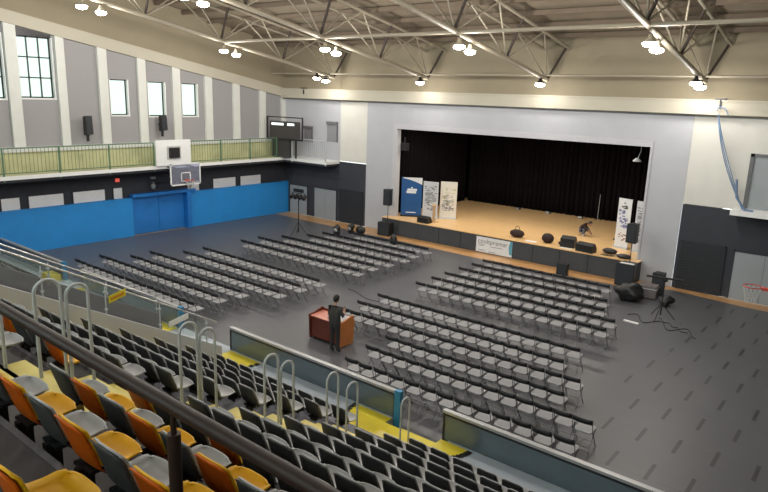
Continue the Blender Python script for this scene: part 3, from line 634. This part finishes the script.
# ---- right side: balcony box, hoop, rope
struct('balcony_right', MB().box(26.75, XR, -1.1, 0, 3.62, 3.80), M_white2)
w = struct('window_40', MB().box(27.0, 27.14, -.10, 0, 3.8, 6.0).box(27.0, 29.5, -.10, 0, 5.88, 6.0).box(29.4, 29.5, -.1, 0, 3.8, 6.0), mat('frame_mid_grey', (.13, .135, .14), .5))
obj('pane', MB().box(27.14, 29.4, -.05, -.02, 3.8, 5.88), M_doorg, w)
t = hoop('basketball_hoop', (29.85, -9.76, 0), PI, 'red basketball rim with white net at the right edge', M_white2, 1.2, .76)
for yv in (0,):
    obj('blue_strut', MB().tube([(.30, 0, 2.75), (.02, 0, 3.6), (-.6, 0, 3.9)], .07, 8).tube([(.30, 0, 2.75), (-.9, 0, 2.85)], .05, 8), M_post, t)
rp = MB()
for off in (0, .07, -.06):
    pts = []
    for k in range(15):
        f_ = k / 14; pts.append(V(25.75 + 1.35 * f_ ** 1.25 + off * math.sin(f_ * PI), -.75, 7.5 - 3.65 * f_ - .1 * math.sin(f_ * PI)))
    rp.tube(pts, .022, 6)
rp.tube([V(25.62, -.48, 7.6), V(25.7, -.62, 7.75), V(25.95, -.7, 7.72), V(26.1, -.7, 7.45)], .02, 6)
rp.tube([V(26.75, -.75, 5.0), V(26.85, -.8, 4.3), V(27.2, -.8, 3.84), V(27.5, -.8, 3.83)], .05, 6)
tag(obj('climbing_rope', rp, mat('rope_blue', (.16, .24, .38), .8)), 'blue-grey rope hanging in a curve from the cornice to the right ledge', 'rope')
for xx, lab in ((2.1, 'small dark bracket on the back cornice near the left corner'), (25.7, 'small dark bracket on the back cornice above the blue-grey rope')):
    tag(obj('cornice_bracket', MB().box(xx - .2, xx + .2, -.5, -.3, 8.03, 8.09).box(xx - .03, xx + .03, -.46, -.40, 7.7, 8.05), M_dkmetal), lab, 'bracket')
t = thing('padded_post', 'pale beige padded post at the right edge of the court', 'post', (31.05, -13.75, 0))
obj('padding', MB().lathe([(.001, .03), (.30, .03), (.32, .1), (.32, 1.1), (.29, 1.17), (.001, 1.17)], n=20), M_cream, t)
obj('base', MB().lathe([(.001, 0), (.34, 0), (.34, .035), (.001, .035)], n=20), M_dkmetal, t)
# ============================================================ CHAIRS ON THE COURT
def fold_chair(label, group):
    t = thing('folding_chair', label, 'chair', (0, 0, -50), 0, group)
    obj('seat', MB().prism([V(-.17, .01, .44), V(.17, .01, .44), V(.205, .10, .45), V(.205, .34, .46), V(.16, .44, .455), V(-.16, .44, .455), V(-.205, .34, .46), V(-.205, .10, .45)], (0, 0, .028)), M_fseat, t)
    g = [[V(-.225 + .45 * i / 6, .0 - .035 * math.sin(PI * i / 6) + (.012 if z < .7 else 0), z) for i in range(7)] for z in (.70, .75, .815)]
    obj('backrest', MB().sheet(g, .022), M_fback, t)
    for s in (-1, 1):
        obj('leg', MB().tube([(s * .218, .01, .80), (s * .218, .10, .46), (s * .218, .40, .0)], .011, 5), M_fleg, t)
        obj('leg', MB().tube([(s * .195, .34, .45), (s * .195, -.04, .0)], .011, 5), M_fleg, t)
    obj('stretcher', MB().tube([(-.21, .33, .12), (.21, .33, .12)], .009, 5), M_fleg, t); obj('stretcher', MB().tube([(-.195, .03, .10), (.195, .03, .10)], .009, 5), M_fleg, t)
    return t
PITCH = .49
blocks = [
 ('near right block', [(-11.85, 17.7, 25.32), (-12.95, 17.7, 25.31), (-13.9, 17.7, 26.18), (-14.9, 20.5, 26.16), (-15.85, 20.55, 27.25), (-16.93, 20.7, 27.3)]),
 ('back right block', [(-9.6, 17.78, 25.3), (-8.56, 17.8, 25.2), (-7.62, 17.8, 24.5), (-6.54, 17.8, 24.2), (-5.57, 17.85, 23.6), (-4.63, 17.85, 23.6)]),
 ('near left block', [(-17.0, 5.65, 13.98), (-15.95, 5.7, 13.85), (-15.05, 6.6, 13.95), (-14.1, 6.55, 14.95), (-13.05, 7.5, 14.97), (-12.05, 7.5, 15.0)]),
 ('back left block', [(-9.85, 7.5, 15.08), (-8.78, 7.5, 15.0), (-7.75, 8.1, 15.05), (-6.65, 8.8, 15.1), (-5.7, 8.9, 14.95), (-4.65, 10.1, 14.93)])]
chairs = []
for bn, rows in blocks:
    rows = sorted(rows, key=lambda r: r[0])
    for ri, (y, xa, xb) in enumerate(rows):
        n = int(round((xb - xa) / PITCH)); p = (xb - xa) / n
        for i in range(n):
            x = xa + p * (i + .5); chairs.append((math.dist((x, y, .5), CAM), x, y, 'black-backed folding chair, %s from left, %s row from the camera in %s' % (ORD[i], ORD[ri], bn), bn))
chairs.sort(); rc_ = random.Random(4)
proto = fold_chair('x', 'x'); first = True; rest = MB()
for k, (d, x, y, lab, bn) in enumerate(chairs):
    jx, jy, jr = rc_.uniform(-.004, .004), rc_.uniform(-.02, .02), rc_.uniform(-.01, .01)
    if k < 300:
        if first:
            proto.location = (x, y, 0); proto['label'] = lab; proto['group'] = 'folding chairs set in rows on the court'; first = False
        else: dup(proto, (x + jx, y + jy, 0), lab, 'folding chairs set in rows on the court', jr)
    else:
        for ch in proto.children:
            mi = {'seat': 0, 'backrest': 1}.get(ch.name.split('.')[0], 2)
            rest.add([(v.co.x + x + jx, v.co.y + y + jy, v.co.z) for v in ch.data.vertices], [tuple(p.vertices) for p in ch.data.polygons], mi)
print('chairs', len(chairs))
o = obj('folding_chairs_far_rows', rest, [M_fseat, M_fback, M_fleg]); o['kind'] = 'stuff'
tag(o, 'farthest folding chairs at the back of the far left block', 'chairs')
# ============================================================ SOUND DESK AND OPERATOR
t = thing('mixing_desk', 'red-brown wooden sound desk with orange side panel standing on the court', 'desk', (18.36, -14.86, 0), 0)
obj('body', MB().box(-.74, .52, -.28, .27, .08, .76), M_wood, t)
for s, mt in ((-.78, M_wood), (.54, M_woodo)):
    obj('side_panel', MB().prism([V(s, -.33, .03), V(s, .28, .03), V(s, .33, .75), V(s, .28, .95), V(s, .18, .95), V(s, -.12, .86), V(s, -.36, .84)], (.05, 0, 0)), mt, t)
obj('desktop', MB().prism([V(-.73, -.33, .77), V(-.73, .28, .80), V(-.73, .28, .83), V(-.73, -.33, .80)], (1.27, 0, 0)), mat('desk_red_top', (.55, .20, .14), .35), t)
obj('mixer', MB().prism([V(-.1, -.2, .825), V(-.1, .24, .845), V(-.1, .24, .90), V(-.1, -.2, .85)], (.6, 0, 0)), mat('mixer_grey', (.33, .33, .35), .4), t)
obj('cup', MB().lathe([(.001, 0), (.04, 0), (.045, .12), (.001, .12)], (-.35, .2, .83)), M_wood, t)
obj('back_edge', MB().box(-.73, .54, .27, .30, .80, .90), M_wood, t)
for x in (-.65, .45):
    for y in (-.2, .2): obj('castor', MB().lathe([(.001, 0), (.035, 0), (.035, .08), (.001, .08)], (x, y, 0)), M_black, t)
def skin_body(name, joints, edges, mats_by, parent=None, sub=2):
    me = bpy.data.meshes.new(name); me.from_pydata([j[0] for j in joints], edges, []); o = bpy.data.objects.new(name, me); COL.objects.link(o)
    md = o.modifiers.new('s', 'SKIN'); md.use_smooth_shade = True
    for i, j in enumerate(joints):
        r = j[1] if isinstance(j[1], tuple) else (j[1], j[1]); me.skin_vertices[0].data[i].radius = r
    me.skin_vertices[0].data[0].use_root = True
    s = o.modifiers.new('u', 'SUBSURF'); s.levels = sub; s.render_levels = sub
    dg = bpy.context.evaluated_depsgraph_get(); dg.update(); m2 = bpy.data.meshes.new_from_object(o.evaluated_get(dg)); bpy.data.objects.remove(o)
    o = bpy.data.objects.new(name, m2); COL.objects.link(o); m2.materials.clear()
    ms = []
    for p in m2.polygons:
        k = mats_by(p.center)
        if k not in ms: ms.append(k)
        p.material_index = ms.index(k); p.use_smooth = True
    for k in ms: m2.materials.append(k)
    if parent: o.parent = parent
    return o
def hand(wrist, d, n, parent, curl=.6):
    # palm and five fingers as one skinned chain; d = pointing direction, n = palm side normal
    d = Vector(d).normalized(); n = Vector(n).normalized(); s = d.cross(n).normalized(); w = Vector(wrist)
    J = [(w, .026), (w + d * .05, (.036, .02))]; E = [(0, 1)]
    for i, (off, L) in enumerate(((-.030, .068), (-.010, .078), (.010, .073), (.028, .057))):
        a = w + d * .085 + s * off; b = a + (d * math.cos(curl) + n * math.sin(curl)) * L * .5; c = b + (d * math.cos(curl * 2) + n * math.sin(curl * 2)) * L * .5
        k = len(J); J += [(a, .0105), (b, .009), (c, .0075)]; E += [(1, k), (k, k + 1), (k + 1, k + 2)]
    a = w + d * .03 - s * .035; b = a + (d * .7 - s * .6 + n * .3) * .035; c = b + (d * .9 + n * .5) * .03
    k = len(J); J += [(a, .012), (b, .011), (c, .009)]; E += [(1, k), (k, k + 1), (k + 1, k + 2)]
    return [(tuple(j[0]), j[1]) for j in J], E
def person(name, label, loc, rz, J, E, clothes, head, hd, hands, hairm=M_hair, scale=1):
    t = thing(name, label, 'person', loc, rz); t.scale = (scale,) * 3
    hj = list(J); he = list(E)
    for (wi, d, n, curl) in hands:
        j2, e2 = hand(J[wi][0], d, n, t, curl); k = len(hj)
        hj += j2[1:]; he += [((a if a else None), b) for a, b in []]
        for a, b in e2: he.append((wi if a == 0 else a - 1 + k, wi if b == 0 else b - 1 + k))
    b = skin_body('body', hj, he, clothes, t)
    # head
    h = Vector(head); f = Vector(hd).normalized(); r = f.cross(V(0, 0, 1)).normalized(); u = r.cross(f)
    def P(a, b_, c): return h + r * a + f * b_ + u * c
    me = MB(); me.ball((0, 0, 0), .1, 0, (.80, .98, 1.22), 16)
    me.v = [tuple(P(x, y + (.012 if z < -.03 else 0), z)) for x, y, z in me.v]
    fm = MB()
    nose = [P(-.012, .09, -.01), P(.012, .09, -.01), P(0, .12, -.03), P(0, .085, .03)]
    me.add(nose, [(0, 1, 2), (0, 2, 3), (1, 3, 2), (0, 3, 1)])
    for s in (-1, 1): me.ball(tuple(P(s * .082, -.005, -.01)), .022, 0, (.5, .8, 1.2), 8)
    obj('head', me, M_skin, t)
    ey = MB()
    for s in (-1, 1): ey.ball(tuple(P(s * .032, .088, .012)), .011, 0, (1, 1, 1), 8)
    obj('eyes', ey, M_white2, t)
    mo = MB().ball(tuple(P(0, .093, -.055)), .018, 0, (1.3, .5, .4), 8); obj('mouth', mo, mat('lips', (.35, .12, .1)), t)
    ha = MB().ball((0, 0, 0), .108, 0, (.86, 1.0, 1.18), 16)
    ha.v = [tuple(P(x, (y if y < .035 or z > .07 else .035) - .012, z + .014) if z > -.05 or y < .0 else P(x * .85, min(y, -.02), -.05)) for x, y, z in ha.v]
    obj('hair', ha, hairm, t)
    return t
# standing operator, facing the desk (+Y), looking down at a phone in the right hand
J = [((0, 0, .98), (.19, .13)), ((0, -.01, 1.16), (.19, .13)), ((0, -.01, 1.36), (.21, .135)), ((0, 0, 1.48), (.10, .08)), ((0, .02, 1.56), .052), ((0, .03, 1.62), .05),
     ((-.19, 0, 1.43), .065), ((-.25, .02, 1.16), .05), ((-.17, .22, 1.04), .036),
     ((.19, 0, 1.43), .065), ((.25, .08, 1.18), .05), ((.14, .27, 1.30), .036),
     ((-.10, 0, .88), .10), ((-.11, .02, .50), .07), ((-.11, -.02, .09), .05), ((-.12, .13, .045), .045),
     ((.10, 0, .88), .10), ((.11, .03, .50), .07), ((.12, .0, .09), .05), ((.13, .15, .045), .045)]
E = [(0, 1), (1, 2), (2, 3), (3, 4), (4, 5), (2, 6), (6, 7), (7, 8), (2, 9), (9, 10), (10, 11), (0, 12), (12, 13), (13, 14), (14, 15), (0, 16), (16, 17), (17, 18), (18, 19)]
def cl1(c):
    if c.z < .085: return M_shoe if c.z < .03 else M_black
    if c.z < .95: return M_cloth
    if c.z > 1.54: return M_skin
    if c.y > .16 and c.z > .98: return M_skin
    return M_tshirt
M_tshirt = mat('dark_grey_shirt', (.05, .048, .045), .9, scale=20)
p_ = person('person', 'person in dark clothes standing behind the red-brown sound desk, head bowed', (19.0, -15.50, 0), .05, J, E, cl1, (0, .06, 1.715), (0, 1, -.45), [(8, (.3, .9, -.2), (0, .3, -1), .5), (11, (-.3, .6, .6), (0, -.4, .8), .9)])
# crouching person on the stage
J = [((0, 0, .30), (.15, .13)), ((.06, .0, .45), (.14, .11)), ((.22, .0, .60), (.16, .11)), ((.33, 0, .66), (.08, .07)), ((.40, 0, .68), .05),
     ((.22, .18, .60), .06), ((.38, .22, .38), .045), ((.55, .12, .22), .034),
     ((.22, -.18, .60), .06), ((.40, -.22, .38), .045), ((.58, -.10, .18), .034),
     ((.05, .12, .28), .10), ((.36, .16, .40), .068), ((.16, .15, .09), .05), ((.32, .16, .045), .045),
     ((.05, -.12, .28), .10), ((.34, -.16, .36), .068), ((.14, -.15, .08), .05), ((.30, -.16, .045), .045)]
E = [(0, 1), (1, 2), (2, 3), (3, 4), (2, 5), (5, 6), (6, 7), (2, 8), (8, 9), (9, 10), (0, 11), (11, 12), (12, 13), (13, 14), (0, 15), (15, 16), (16, 17), (17, 18)]
def cl2(c):
    if c.z < .10: return M_shoe
    if c.x > .46 and c.z < .34: return M_skin
    if c.x > .37 and c.z > .62: return M_skin
    if c.z < .42 and c.x < .42 and not (abs(c.y) > .19 and c.x > .3): return M_jeans
    return M_bagc
M_bagc = mat('dark_brown_top', (.028, .014, .012), .9, scale=20)
person('person', 'person in dark top and grey-blue jeans crouching on the stage floor', (19.15, 3.1, .94), 0.15, J, E, cl2, (.50, 0, .69), (.75, 0, -.65), [(7, (.6, -.3, -.7), (0, 0, -1), .5), (10, (.6, .3, -.7), (0, 0, -1), .5)])
# ============================================================ STANDS
NR = 13
YK = [-20.1 - .8 * k for k in range(NR)]
ZK = [1.45 + .435 * k if k <= 5 else 3.625 + .47 * (k - 5) for k in range(NR)]
TR = [z - .80 for z in ZK]
struct('seating_walkway', MB().box(.5, 23.36, -19.40, -18.02, .003, .40).box(24.9, XR, -19.40, -18.02, .003, .40).box(23.36, 24.9, -19.40, -18.45, .003, .40), M_walk)
def terrace(x0, x1, ks, mt, name='seating_terrace'):
    mb = MB()
    for k in ks:
        mb.box(x0, x1, YK[k] - .05 - (0 if k < NR - 1 else 0), YK[k] + .75, .003, TR[k])
    return struct(name, mb, mt)
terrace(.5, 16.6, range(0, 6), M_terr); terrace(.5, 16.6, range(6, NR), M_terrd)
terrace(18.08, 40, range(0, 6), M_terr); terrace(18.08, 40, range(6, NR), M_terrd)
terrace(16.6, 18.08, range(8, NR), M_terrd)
struct('passage_floor', MB().box(16.9, 17.92, -25.9, -19.4, .003, .06), M_terr)
nose = MB()
for k in range(6, NR): nose.box(19.1, 40, YK[k] + .70, YK[k] + .755, TR[k] - .02, TR[k] + .006)
struct('trim_step_nosing', nose, mat('nosing_grey', (.10, .10, .11), .4))
# yellow half steps in the two stair aisles
for (x0, x1) in ((23.64, 25.10), (18.12, 19.05)):
    for k in range(1, NR - 1):
        y = YK[k] - .05
        struct('aisle_step', MB().box(x0, x1, y, y + .45, TR[k], (TR[k] + TR[k + 1]) / 2).box(x0, x1, y - .36, y + .001, TR[k + 1] - .004, TR[k + 1] + .006), M_yel)
    struct('aisle_step', MB().box(x0, x1, YK[0] + .75, YK[0] + 1.15, .40, .53).box(x0, x1, YK[0] - .05, YK[0] + .37, TR[0], (TR[0] + TR[1]) / 2), M_yel)
for (x0, x1) in ((9.6, 10.6),):
    for k in range(0, 4): struct('aisle_step', MB().box(x0, x1, YK[k] - .05, YK[k] + .37, TR[k], (TR[k] + TR[k + 1]) / 2), M_yel)
# curved yellow landings at the barrier gaps
def landing(cx, r, a0, a1, name='yellow_landing'):
    n = 24; pts = [V(cx, -18.2, .401)] + [V(cx + r * math.cos(a0 + (a1 - a0) * i / n), -18.2 + r * math.sin(a0 + (a1 - a0) * i / n), .401) for i in range(n + 1)]
    o = struct(name, MB().prism(pts, (0, 0, .012)), M_yelp)
    dm = MB()
    for i in range(0, n, 2):
        a = a0 + (a1 - a0) * (i + .5) / n; c = V(cx + r * math.cos(a), -18.2 + r * math.sin(a), 0); dm.box(c.x - .06, c.x + .06, c.y - .06, c.y + .06, .402, .420)
    obj('edge_mark', dm, M_black, o)
landing(23.36, 1.1, PI, 1.5 * PI); landing(24.75, .75, 1.5 * PI, 2 * PI)
struct('trim_landing_middle', MB().box(23.362, 24.748, -19.3, -18.45, .401, .413), M_yelp)
struct('aisle_step', MB().box(23.4, 24.72, -18.45, -18.1, 0.003, .2), M_yelp)
landing(7.1, 1.0, PI, 1.5 * PI); landing(14.75, 1.2, PI, 1.5 * PI); landing(17.4, 1.3, 1.5 * PI, 2 * PI); landing(8.5, .7, 1.5 * PI, 2 * PI)
struct('aisle_step', MB().box(6.2, 7.0, -18.6, -18.2, .413, .62), M_yelp)
# barriers
def barrier(x0, x1, label, post=None):
    t = thing('court_barrier', label, 'barrier', (x0, -18.1, 0))
    w = x1 - x0
    obj('panel', MB().box(0, w, -.03, .03, .41, 1.04).box(0, w, -.0, .05, .003, .42), M_barr, t)
    obj('top_cap', MB().box(-.01, w + .01, -.06, .06, 1.04, 1.10), M_cap, t)
    obj('frame', MB().box(0, .04, -.045, .045, .0, 1.04).box(w - .04, w, -.045, .045, 0, 1.04).box(0, w, -.04, -.03, .98, 1.04), M_dkmetal, t)
    if post: obj('end_post', MB().box(w, w + .17, -.06, .06, 0, 1.12), M_post, t)
barrier(24.74, 32, 'grey court barrier with pale cap at the lower right, bottom of the photo')
barrier(17.3, 23.38, 'grey court barrier with blue end post in front of the sound desk', True)
barrier(8.5, 14.72, 'grey court barrier with blue end post along the near left chairs', True)
barrier(1.2, 7.0, 'short far left court barrier with blue end post near the blue wall', True)
# stair parapets and glass balustrades
def ptop(y): return 1.13 + .5437 * (-19.3 - y)
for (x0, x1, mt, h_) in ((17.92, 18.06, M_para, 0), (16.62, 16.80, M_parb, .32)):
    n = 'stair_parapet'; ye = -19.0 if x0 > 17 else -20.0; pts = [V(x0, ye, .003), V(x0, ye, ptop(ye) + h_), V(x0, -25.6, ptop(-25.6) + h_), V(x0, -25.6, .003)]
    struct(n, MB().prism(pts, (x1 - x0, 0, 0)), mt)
for (x, ya, yb, lab, h0, dz) in ((18.0, -19.45, -25.0, 'glass balustrade with steel rail on the pale stair parapet', 0, .66), (16.72, -20.1, -25.0, 'glass balustrade with steel rail on the farther side of the passage', .32, .43)):
    t = thing('glass_balustrade', lab, 'balustrade', (x, 0, 0)); pt_ = lambda y: ptop(y) + h0
    e = .35 if x > 17 else 0
    obj('handrail', MB().tube([(0, ya + e, pt_(ya + e) + dz), (0, yb, pt_(yb) + dz + .1)], .022, 8), M_chrome, t)
    obj('glass_panel', MB().prism([V(-.006, ya, pt_(ya) + .05), V(-.006, ya, pt_(ya) + dz - .06), V(-.006, yb, pt_(yb) + dz), V(-.006, yb, pt_(yb) + .05)], (.012, 0, 0)), M_glass, t)
    y = ya
    while y > yb:
        obj('post', MB().tube([(.02, y, pt_(y) - .05), (.02, y, pt_(y) + dz)], .016, 6).box(-.02, .05, y - .03, y + .03, pt_(y) + .1, pt_(y) + .14).box(-.02, .05, y - .03, y + .03, pt_(y) + dz - .15, pt_(y) + dz - .11), M_galv, t); y -= 1.35
for (y0, y1, z0, z1, mt, lab) in ((-22.08, -21.66, 2.93, 3.10, M_yelp, 'yellow notice fixed to the glass balustrade, farther up the stairs'), (-20.57, -20.0, 1.93, 2.08, M_white2, 'white notice fixed to the glass balustrade by the blue post')):
    sk = -.06 if mt is M_white2 else -.0
    t = thing('notice', lab, 'notice', (18.03, 0, 0), 0, 'notices on the glass balustrade')
    obj('notice_sheet', MB().prism([V(0, y0, z0), V(0, y1, z0 + .10), V(0, y1, z1 + .10), V(0, y0, z1)], (.012, 0, 0)), mt, t)
    if mt is M_yelp:
        mk = MB()
        for k in range(6): mk.prism([V(.013, y0 + .05 + k * .055, z0 + .06 + k * .013), V(.013, y0 + .09 + k * .055, z0 + .07 + k * .013), V(.013, y0 + .09 + k * .055, z0 + .13 + k * .013), V(.013, y0 + .05 + k * .055, z0 + .12 + k * .013)], (.002, 0, 0))
        obj('red_marks', mk, mat('mark_red', (.55, .15, .02)), t)
# hoop shaped stair handrails
def stair_hoop(x, ya, yb, zt, zb, label, r=.024):
    mb = MB(); R = abs(ya - yb) / 2; c = (ya + yb) / 2
    pts = [V(x, max(ya, yb), zb)] + [V(x, c + R * math.cos(k * PI / 12), zt - R + R * math.sin(k * PI / 12)) for k in range(13)] + [V(x, min(ya, yb), zb)]
    mb.tube(pts, r, 8)
    tag(obj('stair_handrail', mb, M_galv), label, 'handrail', 'hoop handrails in the stair aisles')
for (ya, yb, zt, k, lab) in ((-26.85, -26.55, 5.95, 9, 'hoop handrail at the left edge of the photo'), (-26.19, -25.90, 5.62, 8, 'hoop handrail over the orange seats, farther left of two'), (-25.84, -25.58, 5.50, 8, 'hoop handrail over the orange seats, farther right of two'),
        (-24.36, -24.08, 4.62, 6, 'hoop handrail in front of the end of the pale parapet, left one'), (-24.03, -23.78, 4.45, 5, 'hoop handrail in front of the end of the pale parapet, right one'),
        (-22.85, -22.56, 3.68, 4, 'hoop handrail left of centre, higher of the pair'), (-22.5, -22.22, 3.45, 3, 'hoop handrail left of centre, lower of the pair'),
        (-21.4, -21.1, 2.88, 2, 'hoop handrail nearer the yellow landing, higher of the pair'), (-20.86, -20.55, 2.50, 1, 'hoop handrail nearer the yellow landing, lower of the pair'), (-19.12, -18.82, 1.54, -1, 'hoop handrail standing in the barrier gap by the blue post')):
    stair_hoop(24.3, ya, yb, zt, TR[k] - .05 if k >= 0 else .38, lab, .021)
# ---- stadium seats
def seat_meshes(w):
    hw = w / 2
    # inner lining: back down to pan, rolled front; local origin = back top, floor of tread z=-.8
    prof = [(.0, .0), (.025, -.05), (.055, -.14), (.095, -.26), (.125, -.34), (.165, -.385), (.23, -.405), (.31, -.41), (.39, -.40), (.44, -.38), (.468, -.352), (.478, -.345)]
    wid = [.72, .80, .86, .93, .98, 1.0, 1.0, 1.0, .98, .92, .80, .72]
    g = []
    for n_, ((yy, zz), wf) in enumerate(zip(prof, wid)):
        row = []
        for i in range(13):
            u = -1 + i / 6; x = u * hw * wf; lift = .055 * abs(u) ** 4 * (0 if n_ < 4 else (.5 if n_ == 4 else 1)) * (.55 if n_ == 9 else .15 if n_ > 9 else 1); fwd = .025 * abs(u) ** 3 if zz > -.3 else (-.03 * abs(u) ** 4 if n_ > 9 else 0)
            drop = -.03 * abs(u) ** 6 if zz > -.03 else 0
            row.append(V(x, yy + fwd, zz + lift + drop))
        g.append(row)
    inner = MB().sheet(g, .016)
    go = []
    for (yy, zz), wf in zip([(-.022, .0), (.004, -.05), (.034, -.14), (.074, -.26), (.104, -.36), (.15, -.415)], [.74, .81, .86, .90, .88, .78]):
        row = []
        for i in range(9):
            u = -1 + i / 4; x = u * hw * wf; fwd = .018 * abs(u) ** 3; drop = -.03 * abs(u) ** 6 if zz > -.03 else 0
            row.append(V(x, yy + fwd, zz + drop))
        go.append(row)
    outer = MB().sheet(go, .012)
    br = MB().box(-.03, .03, .04, .16, -.80, -.40).box(-.12, .12, .08, .32, -.425, -.40)
    return inner, outer, br
inn, out, brk = seat_meshes(.47)
ME = {}
for nm, mi_, mo_ in (('grey', M_sinner, M_sgrey), ('orange', M_syel, M_sor)):
    ME[nm] = (inn.mesh('seat_shell', mi_), out.mesh('seat_back', mo_))
ME['br'] = brk.mesh('bracket', M_dkmetal)
def stadium_seat(x, y, z, kind, label, group):
    t = thing('stadium_seat', label, 'seat', (x, y, z), random.uniform(-.015, .015), group)
    obj('seat_shell', ME[kind][0], None, t); obj('seat_back', ME[kind][1], None, t); obj('bracket', ME['br'], None, t)
nseat = 0
DESC = {'grey': 'dark-backed stadium seat', 'orange': 'orange-backed stadium seat'}
for k in range(NR - 1):
    y, z = YK[k], ZK[k]
    # section right of the right stair aisle
    i = 0; x = 25.15 + .25
    while x < 32:
        if seen(x, y, z - .2, 34) and not (math.dist((x, y), CAM[:2]) < 1.2):
            kind = 'grey'
            if k == 7: kind = 'orange' if i in (0, 3, 6, 8) else 'grey'
            if k == 8: kind = 'orange' if i % 2 == 1 else 'grey'
            if k == 9: kind = 'orange' if i % 2 == 0 else 'grey'
            if k == 10: kind = 'orange' if i % 2 == 0 else 'grey'
            if k == 11: kind = 'orange' if i % 2 == 1 else 'grey'
            stadium_seat(x, y, z, kind, '%s, %s right of the right stair aisle, %s row up' % (DESC[kind], ORD[i], ORD[k]), 'stadium seats right of the right stair aisle'); nseat += 1
        x += .5; i += 1
    # section between the aisles
    if k <= 10:
        x = 23.36; i = 0
        while x > 19.2:
            if seen(x, y, z - .2, 34):
                kind = 'grey'
                if k >= 7 and (i % 3 == 0): kind = 'orange'
                if k == 8: kind = 'orange' if i % 2 == 1 else 'grey'
                stadium_seat(x, y, z, kind, '%s, %s left of the right stair aisle, %s row up' % (DESC[kind], ORD[i], ORD[k]), 'stadium seats between the two stair aisles'); nseat += 1
            x -= .5; i += 1
    if k <= 3:
        x = 9.3; i = 0
        while x > 4:
            if seen(x, y, z - .2, 10):
                stadium_seat(x, y, z, 'grey', '%s in the far left section, %s from its right, %s row up' % (DESC['grey'], ORD[i], ORD[k]), 'stadium seats in the far left section'); nseat += 1
            x -= .5; i += 1
print('seats', nseat)
# ---- dark brown safety rail in front of the camera
t = thing('safety_rail', 'thick dark brown handrail crossing the lower left of the photo on a post', 'railing', (0, -27.55, 0))
obj('handrail', MB().tube([(22.0, 0, 6.42), (32.4, 0, 6.262)], .037, 16), M_rail, t)
for x in (29.13, 25.0):
    obj('post', MB().tube([(x, 0, TR[10]), (x, 0, 6.17)], .033, 12).tube([(x, 0, 6.17), (x, 0, 6.30)], .015, 8), M_rail, t)
print('objects', len(COL.objects))
